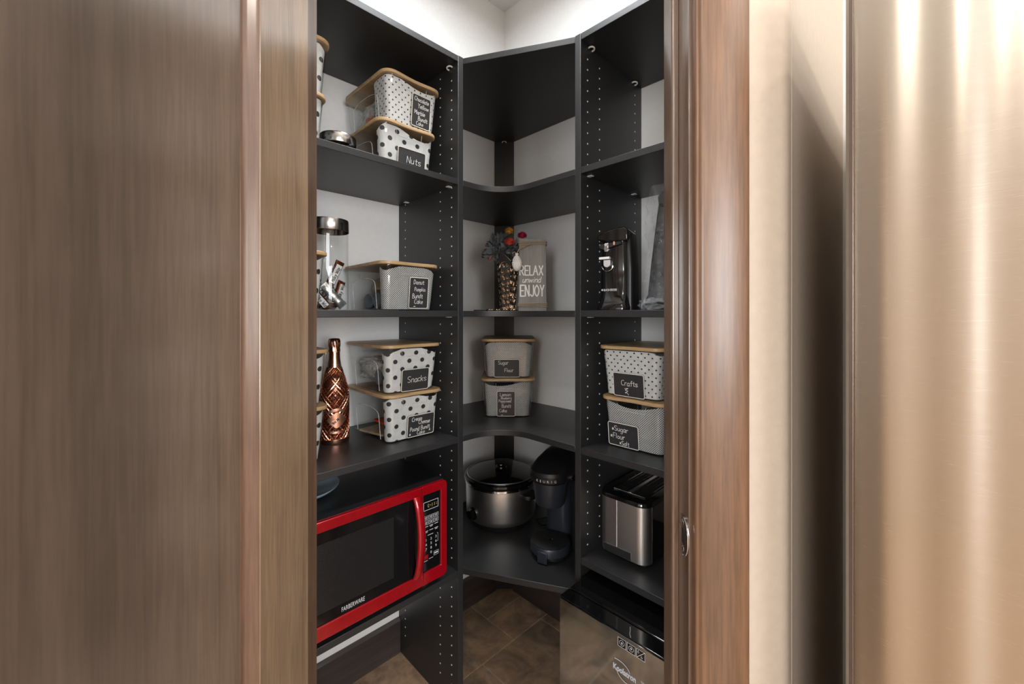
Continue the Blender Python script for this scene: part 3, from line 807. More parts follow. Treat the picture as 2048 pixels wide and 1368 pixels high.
b.loft([[(x, y, z+.004*math.sin(x*60)) for x, y in rrect(.08, .10, .006, 3)] for z in (0, .006)])
tag(b.build('red_packet', M['red_pack'], loc=PT(.70, .19, Z4+.030), rotz=LROT+.5, bevel=.002), 'red packet leaning in the Cream Cheese bin', 'packet')
b = MB(); b.box(-.05, .05, -.06, .06, 0, .007); tag(b.build('tan_packet', M['tan_pack'], loc=PT(.712, .15, Z4+.006), rotz=LROT+.2, bevel=.002), 'tan packet flat on the bottom of the Cream Cheese bin', 'packet')
b = MB(); b.box(-.018, .018, -.07, .07, 0, .10); tag(b.build('craft_box', M['slate_pack'], loc=PT(.17, .885, lid_top(Z4)+.006), rotz=RROT, bevel=.003), 'grey box standing inside the Crafts bin', 'box')
b = MB(); b.box(-.05, .03, -.08, .08, 0, .085); tag(b.build('flour_bag', M['tan_pack'], loc=PT(.15, .845, Z4+.006), rotz=RROT, bevel=.008, seg=3), 'paper bag inside the Sugar Flour Salt bin', 'bag')
b = lumpy((0, 0, .045), .045, 5.3, (1.1, 1.1, .85), 18, 10, .2); tag(b.build('flour_bag', M['bag'], loc=(-.014, 1.70, lid_top(Z4)+.006), angle=70), 'cloudy bag inside the upper corner bin', 'bag')
b = lumpy((0, 0, .045), .045, 5.9, (1.1, 1.1, .85), 18, 10, .2); tag(b.build('cake_mix_bag', M['tan_pack'], loc=(-.017, 1.70, Z4+.006), angle=70), 'tan bag inside the lower corner bin', 'bag')

# ------------------------------------------------------------------ jars and bottle on the left shelves
t = thing('mason_jar', 'small squat glass jar with a spun metal lid beside the Nuts bin', 'jar', PT(.885, .205, Z2+.0003), LROT)
b = MB(); pr = [(.040, 0), (.046, .004), (.048, .012)]
for i in range(8): pr += [(.0485, .014+i*.0052), (.0462, .0166+i*.0052)]
pr += [(.047, .058), (.047, .070)]
b.lathe(pr, 48, cap1=False); b.build('jar_body', M['marble_jar'], t, angle=60)
b = MB(); b.lathe([(.0505, .058), (.0515, .060), (.0515, .084), (.0495, .087), (.030, .0878)], 48, cap0=False); b.build('lid', M['lid_steel'], t)
b = MB(); b.lathe([(.03, .002), (.040, .006), (.041, .040), (.03, .043)], 24); tag(b.build('jar_filling', M['orange_pack'], loc=PT(.885, .205, Z2+.002), rotz=LROT), 'orange brown filling of the small squat jar', 'food')

t = thing('candy_canister', 'tall clear glass canister with a steel lid holding wrapped candy bars', 'jar', PT(.905, .190, Z3+.0003), LROT)
b = MB(); b.lathe([(.048, 0), (.0525, .003), (.0535, .008), (.0535, .225), (.050, .236), (.050, .244)], 56, cap1=False); b.build('jar_body', M['glass'], t, angle=50)
b = MB(); b.lathe([(.0548, .232), (.0555, .233), (.0555, .262), (.0545, .266), (.035, .268)], 56, cap0=False); b.build('lid', M['lid_steel'], t)
CJ = PT(.905, .190, Z3+.0003)
def candy(p, rot, lab, kind, L=.075):
    """wrapped bar with crimped ends, its own print on the front"""
    o = thing('candy_bar', lab, 'candy', p, 0, 'wrapped candy bars in the glass canister')
    o.rotation_euler = rot
    rings = []
    for k in range(13):
        u = k/12; x = (u-.5)*L
        e = min(u, 1-u)*L
        f = 1 if e > .010 else (.35 if e > .004 else .12)
        wf = 1 if e > .010 else 1.08
        r = []
        for i in range(12):
            a = 2*PI*i/12
            r.append((x, .0085*f*math.sin(a)*(1+.1*math.sin(k*2.1)), .0125*wf*math.copysign(abs(math.cos(a))**.6, math.cos(a))))
        rings.append(r)
    b = MB(); b.loft(rings); b.build('wrapper', M[kind], o, angle=50)
    if kind != 'silver':
        b = MB(); b.box(-L*.34, L*.34, -.0096, -.0088, -.0085, .0085); pp = b.build('print_panel', M['wrap_white'], o, smooth=False)
        b = MB(); write(b, 'Milky Way', -L*.31, -.005, .0105, -.0102, .0016, .88, .12); b.build('lettering', M['ink'], pp, smooth=False)
def cj(dx, dy, dz): return (CJ[0]+dx*R2-dy*R2, CJ[1]+dx*R2+dy*R2, CJ[2]+dz)
candy(cj(.010, -.016, .107), (0, math.radians(-66), LROT), 'brown wrapped candy bar standing upright, highest in the canister', 'choc', .085)
candy(cj(.027, -.004, .055), (.1, math.radians(-72), LROT+.2), 'white and brown wrapped candy bar at the right side of the canister', 'choc', .07)
candy(cj(.002, -.027, .043), (0, math.radians(48), LROT-.1), 'silver foil candy bar slanting across the front of the canister', 'silver', .085)
candy(cj(-.027, -.010, .030), (.2, math.radians(50), LROT-.15), 'brown wrapped candy bar low at the left of the canister', 'choc', .068)
candy(cj(.004, .022, .045), (.1, math.radians(-40), LROT+.4), 'brown wrapped candy bar behind the others in the canister', 'choc', .07)
candy(cj(-.004, .004, .014), (1.4, 0, LROT+.1), 'brown wrapped candy bar lying on the bottom of the canister', 'choc', .07)
candy(cj(-.022, .014, .060), (.1, math.radians(70), LROT+.5), 'brown wrapped candy bar upright at the back left of the canister', 'choc', .072)

BP = PT(.868, .135, Z4+.0003)
t = thing('copper_bottle', 'copper sparkling wine bottle in a diamond lattice sleeve', 'bottle', BP, LROT)
def brad(z):
    pts = [(0, .0405), (.012, .0425), (.14, .0425), (.165, .0400), (.19, .0335), (.215, .0255), (.235, .0195), (.26, .0158), (.29, .0148), (.322, .0148)]
    for (a, ra), (c, rc) in zip(pts, pts[1:]):
        if z <= c:
            u = (z-a)/(c-a); u = u*u*(3-2*u)*.35+u*.65; return ra+(rc-ra)*u
    return pts[-1][1]
b = MB(); b.lathe([(brad(z)*1-.0022 if z < .235 else brad(z)-.0006, z) for z in [.001+i*.01 for i in range(31)]], 40); b.build('bottle_glass', M['dark_glass'], t)
b = MB(); NS = 22
for k in range(NS):
    for sg in (1, -1):
        path = []
        z = .016; th = 2*PI*k/NS; 
        while z < .236:
            r = brad(z); path.append((r*math.cos(th), r*math.sin(th), z)); dz = .0045; z += dz; th += sg*dz*.82/max(r, .022)
        b.tube(path, .0018, 4, cap=False)
b.build('lattice_sleeve', M['copper'], t, angle=80)
b = MB(); b.lathe([(brad(0)+.0015, 0), (brad(.01)+.002, .004), (brad(.014)+.002, .016), (brad(.014), .017)], 40)
b.build('base_ring', M['copper'], t)
b = MB(); b.lathe([(brad(z)+.0012, z) for z in [.232+i*.006 for i in range(9)]], 32, cap0=False)
pr = []
b.loft([[((.0165+.0012*math.sin(i*2*PI/36*9+z*120))*f*math.cos(2*PI*i/36), (.0165+.0012*math.sin(i*2*PI/36*9+z*120))*f*math.sin(2*PI*i/36), z) for i in range(36)] for z, f in ((.278, .98), (.283, 1.06), (.29, .97), (.298, 1.04), (.308, 1.06), (.316, 1.0), (.3205, .85), (.322, .3))])
b.build('foil_neck', M['copper'], t, angle=60)
def curved_plate(b, pts, R, t0=.0, thick=.0022):
    """plate outline in (arc length, z) laid round the bottle, facing -y"""
    f = lambda u, z, r: (r*math.sin(u/R), -r*math.cos(u/R), z)
    n = len(pts); c = (sum(p[0] for p in pts)/n, sum(p[1] for p in pts)/n)
    rings = [[f(c[0]+(u-c[0])*k, c[1]+(z-c[1])*k, R+rr) for u, z in pts] for k, rr in ((1, t0), (1, t0+thick), (.8, t0+thick), (.5, t0+thick), (.02, t0+thick))]
    b.loft(rings, False, True)
PLA = -.08                                 # turned a little to face the lens
def rotz_part(o, a): o.rotation_euler = (0, 0, a); return o
b = MB()
sh = []
for i in range(40):
    a = 2*PI*i/40; r = 1+.10*math.cos(4*a)+.05*math.cos(8*a+.6)
    sh.append((.023*r*math.cos(a)*1.05, .079-.004+.021*r*math.sin(a)))
curved_plate(b, sh, .0435)
pl = rotz_part(b.build('crest_plate', M['copper_matte'], t, angle=50), -.2)
b = MB(); write(b, 'BEAU JOIE', 0, 0, .0062, 0, .0013, .62)
cv = []
for p in b.v:
    q = Vector((p.x-.0145, 0, p.z-.003)); q = Matrix.Rotation(math.radians(-42), 4, 'Y') @ q
    u, z = q.x, q.z+.075; r = .0462; cv.append(Vector((r*math.sin(u/.0435), -r*math.cos(u/.0435), z)))
b.v = cv; b.build('lettering', M['ink'], pl, smooth=False)
for zz, wv, hv, bow in ((.106, .024, .0085, -.007), (.038, .020, .007, .002)):
    b = MB(); top = [(wv*(1-2*i/10), zz+hv/2+bow*(abs(1-2*i/10)**2)) for i in range(11)]; bot = [(x, z-hv) for x, z in reversed(top)]
    curved_plate(b, [(x, z) for x, z in bot+top][::1], .0435); rotz_part(b.build('ribbon_plate', M['copper_matte'], t, angle=50), -.2)

# ------------------------------------------------------------------ microwave (left, fifth shelf); local x = 0 at its right end, y = 0 at its front
t = thing('microwave', 'black microwave oven with a red front frame and red bow handle', 'microwave', PT(.632, .402, Z5), LROT)
W, MD, B0, B1 = .50, .375, .034, .324
b = MB(); b.box(-W+.001, -.001, .0125, MD, B0+.001, B1-.001); b.build('housing', M['matte_black'], t, bevel=.004)
for x in (-W+.05, -.05):
    for y in (.05, MD-.05):
        b = MB(); b.lathe([(.012, 0), (.014, .003), (.014, B0+.005)], 16, (x, y)); b.build('foot', M['rubber'], t)
# red frame in two pieces, seamed between door and control panel
SX = -.088                                 # seam
def frame_piece(x0, x1, top, bot, lft, rgt, r0, r1, name, lab):
    """flat ring: rounded outer corners on the side away from the seam"""
    o = t
    zc0, zc1 = B0, B1
    def outl(x0, x1, z0, z1, rl, rr, n=5):
        P = []
        for cx, cz, r, a in ((x1, z1, rr, 0), (x0, z1, rl, PI/2), (x0, z0, rl, PI), (x1, z0, rr, 1.5*PI)):
            sx = -1 if cx == x1 else 1; sz = -1 if cz == z1 else 1
            for i in range(n+1):
                q = a+PI/2*i/n
                P.append((cx+sx*r+r*math.cos(q), cz+sz*r+r*math.sin(q)))
        return P
    A = outl(x0, x1, zc0, zc1, r0, r1); Bq = outl(x0+lft, x1-rgt, zc0+bot, zc1-top, .002, .002)
    b = MB()
    f0 = [(x, 0, z) for x, z in A]; f1 = [(x, 0, z) for x, z in Bq]; i1 = [(x, .007, z) for x, z in Bq]; bk = [(x, .012, z) for x, z in A]
    b.loft([bk, f0, f1, i1], False, False)
    return b.build(name, M['red'], t, bevel=.0025, seg=2, angle=40, label=lab)
fd = frame_piece(-W, SX-.0007, .026, .036, .026, .004, .014, .0005, 'door', 'red door frame with dark window')
fc = frame_piece(SX+.0007, 0, .026, .036, .003, .022, .0005, .014, 'control_panel', 'red framed control panel')
b = MB(); b.box(-W+.024, SX-.003, .0045, .010, B0+.034, B1-.024); gl = b.build('window_glass', M['door_glass'], fd, smooth=False)
b = MB(); b.box(-W+.05, -.177, .0038, .0048, B0+.065, B1-.056); b.build('window_screen', M['mesh_screen'], fd, smooth=False)
b = MB(); b.box(SX+.0022, -.020, .0045, .010, B0+.034, B1-.024); b.build('panel_face', M['door_glass'], fc, smooth=False)
# bow handle
b = MB(); path = []
rings = []
for i in range(17):
    u = i/16; z = B0+.036+(B1-B0-.055)*u; bow = math.sin(PI*u)
    y = .002-.022*bow**.6-.004; x = -.105-.0 + .012*(1-bow)*-.35
    w2, d2 = .0125, .007
    rings.append([(x+w2*math.cos(a), y+d2*math.sin(a), z) for a in [2*PI*k/14 for k in range(14)]])
b.loft(rings); b.build('handle', M['red'], fd, angle=50, label='glossy red bow handle')
font_text('FARBERWARE', .0165, 'lettering', M['print'], fd, (-.322, .0042, .078), depth=.0002, sx=.60)
# controls
def rect_line(b, x0, x1, z0, z1, w=.0009, y=.0041):
    b.ribbon([(x0, z0), (x1, z0), (x1, z1), (x0, z1), (x0, z0)], w, y)
def cx_(s): return -(s-.632)
b = MB(); rect_line(b, -.0845+.004, -.030, .250-.0+.0, .274, .0014)
b.build('display_frame', M['print'], fc, smooth=False)
b = MB(); write(b, 'C', -.066, .2575, .0085, .0040, .0013, .7); b.ribbon([(-.0595, .262), (-.056, .262)], .0013, .004); b.ribbon([(-.051, .2575), (-.051, .266)], .0012, .004); b.ribbon([(-.043, .2575), (-.043, .266)], .0012, .004)
for z in (.2595, .264): b.ribbon([(-.0365, z), (-.0352, z)], .0015, .004)
b.build('display_digits', M['amber'], fc, smooth=False)
lines = MB(); 
for r in range(2):
    for c in range(3):
        x0 = -.0795+c*.0175; z0 = .2215-r*.0145
        bb = MB(); rect_line(bb, x0, x0+.0155, z0, z0+.011, .0008); bb.ribbon([(x0+.003, z0+.0072), (x0+.0125, z0+.0072)], .0016, .0041); bb.ribbon([(x0+.004, z0+.0035), (x0+.0115, z0+.0035)], .0016, .0041)
        bb.build('button', M['print'], fc, smooth=False)
for r in range(2):
    for c in range(3):
        x0 = -.0785+c*.0175; z0 = .1955-r*.0135
        bb = MB(); bb.ribbon([(x0+.001, z0+.006), (x0+.013, z0+.006)], .0018, .0041)
        if (r+c) % 2: bb.ribbon([(x0+.003, z0+.0025), (x0+.011, z0+.0025)], .0016, .0041)
        bb.build('button', M['print'], fc, smooth=False)
bb = MB(); bb.ribbon([(-.066, .1745), (-.048, .1745)], .0016, .0041); bb.ribbon([(-.0335, .170), (-.0305, .170), (-.0305, .146), (-.0335, .146)], .0008, .0041); bb.build('printed_line', M['print'], fc, smooth=False)
for i, ch in enumerate('1234567890'):
    r, c = (i//3, i % 3) if ch != '0' else (3, 1)
    font_text(ch, .0105, 'button', M['print'], fc, (-.0745+c*.0172, .0042, .158-r*.0135), depth=.0002)
bb = MB(); rect_line(bb, -.045, -.0285, .107, .1185, .0008); bb.ribbon([(-.042, .113), (-.0315, .113)], .004, .0041); bb.build('button', M['print'], fc, smooth=False)
bb = MB(); bb.box(-.0795, -.0655, .0036, .0044, .106, .118); bb.build('button', M['red'], fc, smooth=False, label='red stop button')
bb = MB(); bb.ribbon([(-.0795, .101), (-.067, .101)], .0014, .0041); bb.ribbon([(-.062, .1035), (-.048, .1035)], .0014, .0041); bb.build('printed_line', M['print'], fc, smooth=False)

b = MB(); b.lathe([(.03, 0), (.05, .002), (.085, .012), (.098, .022), (.099, .025), (.094, .0245), (.08, .016), (.04, .007), (.001, .006)], 48)
tag(b.build('plate', M['pale_plate'], loc=PT(.985, .20, Z5+B1-.0028)), 'pale blue plate on top of the microwave by the door edge', 'plate')

# ------------------------------------------------------------------ corner shelf at eye level: sign, shell, vase, flowers, beads
SG = (.076, 1.520, Z3+.0003)
t = thing('wooden_sign', 'tall grey wooden block sign lettered RELAX unwind ENJOY, bound with twine', 'sign', SG, -.06)
b = MB(); b.loft([[(-.052, -.018, 0), (.052, -.018, 0), (.052, .018, 0), (-.052, .018, 0)], [(-.049, -.018, .268), (.049, -.018, .262), (.049, .018, .262), (-.049, .018, .268)]])
b.build('block', M['sign'], t, bevel=.0015)
b = MB(); 
def centred(b, text, z, size, w, wide=1., slant=0, y=-.0184, cx=0):
    write(b, text, cx-text_width(text, size, wide)/2, z, size, y, w, wide, slant)
centred(b, 'RELAX', .132, .034, .0040, .78, 0, cx=-.004); b.build('lettering', M['white_paint'], t, smooth=False)
b = MB(); centred(b, 'unwind', .105, .0205, .0022, .95, .22, cx=-.004); b.build('lettering', M['white_paint'], t, smooth=False)
b = MB(); centred(b, 'ENJOY', .055, .040, .0044, .68, 0, cx=-.001); b.build('lettering', M['white_paint'], t, smooth=False)
def wrap_band(zs, hw, dpt=.0185):
    b = MB()
    for z, tl in zs:
        pts = [(x, y, z+tl*x) for x, y in rrect(2*hw+.003, 2*dpt+.003, .004, 3)]
        b.tube(pts, .0018, 5, closed=True)
    return b
for z, tl, hw in ((.249, -.02, .0497), (.254, .0, .0497), (.2435, .015, .0497), (.024, .01, .0522), (.018, -.02, .0522), (.0285, .02, .0522)):
    wrap_band([(z, tl)], hw).build('twine_band', M['twine'], t)
# shell
t = thing('shell_ornament', 'white scallop shell tied to the wooden sign with twine', 'shell', (SG[0]-.058, SG[1]-.026, SG[2]+.180), -.15)
b = MB(); rings = []
n = 60
for k in range(9):
    u = k/8; ring = []
    for i in range(n):
        a = 2*PI*i/n
        fan = 1+.05*math.cos(a*22)*u
        ex = .0185*math.cos(a)*u*fan; ez = (.030*math.sin(a))*u*fan-.004
        taper = 1-.35*max(0, math.sin(a))*u
        ring.append((ex*taper, -.010*(1-u*u)**.5-.0012*math.cos(a*22)*u*u, ez))
    rings.append(ring)
b.loft(rings[::-1], True, True); 
back = MB()
b.build('shell_body', M['shell'], t, angle=25)
b = MB()
for k in range(9):
    a = -PI/2+(k-4)*.28
    b.tube([(.004*math.cos(a)*0, -.0095, .024), (.009*math.cos(a), -.0112, .024+.018*math.sin(a)), (.0165*math.cos(a), -.0070, .024+.048*math.sin(a))], [.0006, .0012, .0015], 5)
b.build('shell_ribs', M['shell'], t)
b = MB(); b.box(-.006, .006, -.004, .001, .024, .031); b.build('shell_hinge', M['shell'], t, bevel=.002)
b = MB(); b.tube([(0, -.003, .030), (.008, -.004, .045), (.025, .006, .052), (.050, .007, .066)], .0016, 5); b.tube([(0, -.003, .030), (-.010, -.002, .036), (-.018, .0, .030)], .0014, 5)
b.tube([(0, -.002, .030), (.014, -.006, .052), (.040, .004, .060)], .0015, 5)
b.build('twine_knot', M['twine'], t)

VS = (-.016, 1.562, Z3+.0003)
t = thing('flower_vase', 'black faceted vase with champagne gold fan pattern and pointed rim', 'vase', VS, .25)
def hexr(r, z, n=6, a0=PI/6): return [(r*math.cos(a0+2*PI*i/n), r*math.sin(a0+2*PI*i/n), z) for i in range(n)]
b = MB()
prof = [(.030, 0), (.031, .004), (.0335, .06), (.038, .12), (.0435, .172)]
outer = [hexr(r, z) for r, z in prof]
tip = []
for i, p in enumerate(hexr(.0455, .185)):
    tip.append((p[0]*(1.06 if i % 2 == 0 else .96), p[1]*(1.06 if i % 2 == 0 else .96), .232 if i == 3 else (.205 if i % 2 == 1 else .186)))
outer.append(tip)
inner = [[(p[0]*.93, p[1]*.93, p[2]-.0005) for p in tip], hexr(.039, .165), hexr(.030, .03)]
b.loft(outer+inner, True, True); b.build('vase_body', M['gunmetal'], t, smooth=False)
# raised fans on every face
b = MB()
apo = math.cos(PI/6)
for fct in range(6):
    a = PI/3+fct*PI/3
    ca, sa = math.cos(a), math.sin(a)
    def rad(z):
        for (r0, z0), (r1, z1) in zip(prof, prof[1:]+[(.0455, .186)]):
            if z <= z1: return r0+(r1-r0)*(z-z0)/(z1-z0)
        return .0455
    def on(u, z):
        z = min(z, .186); hw = rad(z)*.485; u = max(-hw, min(hw, u)); d = rad(z)*apo+.0005
        return Vector((ca*d-sa*u, sa*d+ca*u, z))
    for row in range(8):
        z0 = .006+row*.0225; hw = rad(z0)*.5
        for cxo in ((0,) if row % 2 else (-hw, hw)):
            for k in range(13):
                q = math.radians(12+k*13); r0, r1 = .007, .0185
                if abs(cxo+r0*math.cos(q)) > hw: continue
                b.tube([on(cxo+r0*math.cos(q), z0+r0*math.sin(q)), on(cxo+r1*math.cos(q), z0+r1*math.sin(q))], .0008, 4, cap=False)
            for rr in (.0045, .0205):
                b.tube([on(cxo+rr*math.cos(q), z0+rr*math.sin(q)) for q in [PI*i/14 for i in range(15)] if abs(cxo+rr*math.cos(q)) < hw*1.02], .001, 4, cap=False)
b.build('gold_fan_pattern', M['gold'], t, angle=60)
b = MB(); b.tube([(p[0]*1.0, p[1]*1.0, p[2]) for p in tip], .0012, 5, closed=True); b.build('gold_rim', M['gold'], t)
for fct in (3, 5):
    b = MB(); p = Vector(tip[fct]);
    l, r = Vector(outer[-2][(fct-1) % 6]), Vector(outer[-2][(fct+1) % 6])
    for k in range(1, 6):
        q = l.lerp(r, k/6); b.tube([q*1.01+Vector((0, 0, 0)), q.lerp(p, .8)], .0006, 4)
    b.build('gold_tip_lines', M['gold'], t)

def spiky(b, c, r, n, squash, lw=.0016, seed=0):
    rnd = random.Random(seed); 
    for i in range(n):
        zz = 1-1.55*(i+.5)/n; a = i*2.39996
        rr = math.sqrt(max(0, 1-zz*zz))
        d = Vector((rr*math.cos(a), rr*math.sin(a), zz*squash)); L = r*rnd.uniform(.85, 1.08)
        o = Vector(c)+d*r*.25; e = Vector(c)+d*L
        sd = d.cross(Vector((.3, .2, 1))).normalized()*lw; s2 = d.cross(sd).normalized()*lw*.6
        m = o.lerp(e, .6)
        b.add([o-sd*.6, o+sd*.6, m+sd+s2, e, m-sd+s2], [(0, 1, 2, 3, 4), (4, 3, 2, 1, 0)])
def flower(px_, py_, Y, r, mat, lab, n=150, seed=1, squash=.9):
    x = (px_-1024)*Y/820; z = H-(py_-629)*Y/820
    t = thing('artificial_flower', lab, 'flower', (x, Y, z), 0, 'artificial flowers in the vase')
    b = MB(); spiky(b, (0, 0, 0), r, n, squash, r*.075, seed); b.ball((0, 0, 0), r*.55, 10, 7); b.build('petals', M[mat], t, smooth=False)
    base = Vector((VS[0]-x, VS[1]-Y, VS[2]+.05-z)); rim = Vector((VS[0]-x+.015*(1 if x > VS[0] else -1), VS[1]-Y, VS[2]+.185-z))
    b = MB(); b.tube([base, rim, rim.lerp(Vector((0, 0, 0)), .6)+Vector((0, 0, -.004)), (0, 0, -r*.3)], .0016, 5); b.build('stem', M['stem'], t)
flower(1018, 463, 1.575, .0195, 'yellow', 'mustard yellow spiky artificial flower, topmost in the vase', 150, 2)
flower(1019, 484, 1.535, .0225, 'coral', 'coral spiky artificial flower in the middle of the vase', 170, 3, .75)
flower(1044, 471, 1.60, .0225, 'pink', 'magenta artificial flower behind the wooden sign', 150, 4, .75)
flower(976, 491, 1.575, .013, 'rust', 'small rust artificial flower at the left of the bunch, upper', 90, 5)
flower(980, 516, 1.56, .011, 'rust', 'small rust artificial flower low at the left of the vase', 80, 6)
def leaf_spray(px_, py_, Y, lab, n, spread, seed, aim=(-1, 0, .5)):
    rnd = random.Random(seed)
    x = (px_-1024)*Y/820; z = H-(py_-629)*Y/820
    t = thing('leaf_spray', lab, 'foliage', (x, Y, z), 0, 'grey leaf sprays in the vase')
    b = MB()
    for i in range(n):
        d = (Vector(aim)+Vector((rnd.uniform(-1, 1), rnd.uniform(-1, 1), rnd.uniform(-1, 1)))*.9).normalized()
        o = Vector((rnd.uniform(-1, 1)*spread*.5, rnd.uniform(-1, 1)*spread*.4, rnd.uniform(-1, 1)*spread*.5))
        L = rnd.uniform(.022, .036); sd = d.cross(Vector((rnd.uniform(-.5, .5), -1, .2))).normalized()*L*.2
        m1, m2, e = o+d*L*.35, o+d*L*.7+Vector((0, 0, -.002)), o+d*L
        b.add([o, m1+sd, m2+sd*.8, e, m2-sd*.8, m1-sd], [(0, 1, 2, 3, 4, 5)])
    lv = b.build('leaves', M['leaf'], t, smooth=False, kind='stuff')
    base = Vector((VS[0]-x, VS[1]-Y, VS[2]+.06-z)); rim = Vector((VS[0]-x-.008, VS[1]-Y, VS[2]+.185-z))
    b = MB(); b.tube([base, rim, (0, 0, -.004)], .0015, 5); b.build('stem', M['stem'], t)
leaf_spray(996, 486, 1.575, 'grey leaf spray at the top left of the vase', 60, .042, 11, (-.3, 0, .6))
leaf_spray(984, 505, 1.565, 'grey leaf spray drooping left over the vase rim', 55, .034, 12, (-1, 0, -.1))
leaf_spray(1006, 503, 1.560, 'dark leaf spray in the middle of the vase under the coral flower', 60, .04, 13, (.2, -.2, .2))
leaf_spray(1024, 497, 1.570, 'dark leaf spray at the right of the vase behind the shell', 45, .034, 14, (.6, -.1, .2))

t = thing('bead_string', 'string of gold and dark beads lying at the foot of the vase', 'beads', (-.03, 1.515, Z3+.0003), 0)
rnd = random.Random(5)
for i in range(16):
    u = i/15; x = -.062+.135*u; y = .008*math.sin(u*9)
    b = MB(); b.ball((0, 0, .0042), .0042, 8, 6); b.build('bead', M['gold' if i % 3 else 'rubber'], t, loc=(x, y, 0))
b = MB(); b.tube([(-.062+.135*i/30, .008*math.sin(i/30*9), .004) for i in range(31)], .0008, 4); b.build('thread', M['twine'], t)
b = MB(); b.loft([[(x, y, z) for x, y in rrect(.05, .022, .008, 4)] for z in (0, .005)]); tag(b.build('trinket_case', M['rubber'], loc=(-.118, 1.535, Z3+.0003), rotz=.2, bevel=.0015), 'small flat black case lying left of the vase', 'case')

# ------------------------------------------------------------------ corner, fifth shelf: slow cooker and coffee maker
t = thing('slow_cooker', 'stainless steel slow cooker with a black lid in the corner', 'slow cooker', (-.045, 1.675, Z5+.0003), math.radians(18))
b = MB(); b.lathe([(.112, 0), (.122, .004), (.126, .020), (.128, .024)], 56); b.build('base', M['matte_black'], t)
b = MB(); b.lathe([(.128, .022), (.136, .030), (.140, .045), (.1425, .150), (.1425, .158)], 72, cap0=True, cap1=False); b.build('heating_shell', M['steel'], t)
b = MB(); b.lathe([(.143, .157), (.1455, .159), (.1455, .165), (.1425, .168)], 64, cap0=False, cap1=False); b.build('shell_rim', M['chrome'], t)
b = MB(); b.lathe([(.140, .162), (.146, .167), (.149, .176), (.148, .184), (.142, .187), (.135, .184), (.130, .175)], 64, cap0=False, cap1=False); b.build('stoneware_rim', M['gloss_black'], t)
b = MB(); b.lathe([(.136, .1815), (.139, .185), (.136, .190), (.118, .1945), (.07, .199), (.02, .2005), (.0005, .2008)], 64); ld = b.build('lid', M['gloss_black'], t)
b = MB(); b.lathe([(.1375, .1885), (.1392, .1905), (.1375, .1925), (.1355, .1905), (.1375, .1885)], 64, cap0=False, cap1=False); b.build('lid_rim', M['steel'], ld)
b = MB(); b.lathe([(.012, .1995), (.020, .202), (.024, .207), (.022, .2115), (.008, .213)], 28); kb = b.build('knob', M['gloss_black'], ld)
b = MB(); b.lathe([(.004, .2128), (.0035, .2141), (.0005, .2143)], 14); b.build('knob_cap', M['white_plastic'], kb)
def sc_handle(a):
    b = MB(); b.T = Matrix.Rotation(a, 4, 'Z')
    b.prism([(.136, -.036), (.155, -.036), (.176, -.026), (.180, -.018), (.180, .018), (.176, .026), (.155, .036), (.136, .036)], .128, .146); b.T = None
    b.build('handle', M['matte_black'], t, bevel=.004)
sc_handle(math.radians(-62)); sc_handle(math.radians(118))
b = MB(); b.T = Matrix.Rotation(math.radians(-148-18+10), 4, 'Z') @ Matrix.Translation((.138, 0, .062)) @ Matrix.Rotation(PI/2, 4, 'Y'); b.lathe([(.024, 0), (.024, .006), (.018, .009), (.015, .022), (.001, .023)], 24); b.T = None
b.build('dial', M['gloss_black'], t)

t = thing('coffee_maker', 'slim black single-cup coffee maker beside the slow cooker', 'coffee maker', (.1766, 1.5014, Z5+.0003), math.radians(-28))
b = MB(); b.loft([[(x, y, z) for x, y in rrect(.128*k, .27*k, .055, 8, 0, -.01)] for z, k in ((0, .96), (.006, 1), (.016, 1), (.02, .97))]); b.build('base', M['matte_black'], t)
b = MB(); b.lathe([(.060, .018), (.068, .022), (.069, .044), (.066, .050)], 48, (0, -.095)); dt = b.build('drip_tray', M['ink_blue'], t)
b = MB(); b.lathe([(.063, .0495), (.064, .0515), (.062, .0525), (.002, .0525)], 48, (0, -.095)); b.build('tray_grate', M['rubber'], dt)
b = MB(); b.lathe([(.0075, .0524), (.0085, .0532), (.0065, .0540), (.0045, .0528)], 20, (0, -.095), False, False); b.build('grate_hole', M['nickel'], dt)
b = MB(); b.box(-.018, .018, -.166, -.160, .004, .042); b.build('tray_tab', M['ink_blue'], dt, bevel=.003)
b = MB(); b.loft([[(x, y, z) for x, y in rrect(.096*k, .15, .03, 6, -.004, .045)] for z, k in ((.016, 1.0), (.10, .97), (.30, 1.0))]); b.build('column', M['ink_blue'], t)
b = MB(); b.loft([[(x, y, z) for x, y in rrect(.06, .155, .026, 6, .078, .035)] for z in (.004, .245)]); b.build('water_tank', M['matte_black'], t, bevel=.003)
b = MB(); b.loft([[(x, y, z) for x, y in rrect(.064, .160, .028, 6, .078, .035)] for z in (.2455, .258)]); b.build('tank_lid', M['chrome'], t, bevel=.003)
b = MB(); b.lathe([(.046, .178), (.051, .185), (.057, .238), (.0605, .262), (.0605, .275)], 44, (0, -.095)); b.build('brew_head', M['ink_blue'], t)
hd = []
for z, w, y0, y1 in ((.262, .126, -.158, .12), (.270, .134, -.164, .125), (.290, .135, -.165, .126), (.300, .130, -.160, .125), (.318, .118, -.120, .118), (.332, .100, -.060, .105), (.338, .07, -.02, .08)):
    hd.append([(x, y, z) for x, y in rrect(w, y1-y0, min(w/2-.001, .062), 10, 0, (y0+y1)/2)])
b = MB(); b.loft(hd); hdo = b.build('head_cover', M['matte_black'], t, angle=30)
b = MB(); b.loft([[(x, y, z) for x, y in rrect(w, .03, .014, 6, 0, -.128)] for z, w in ((.298, .066), (.304, .064))]); b.build('lid_grip', M['ink_blue'], hdo, bevel=.002)
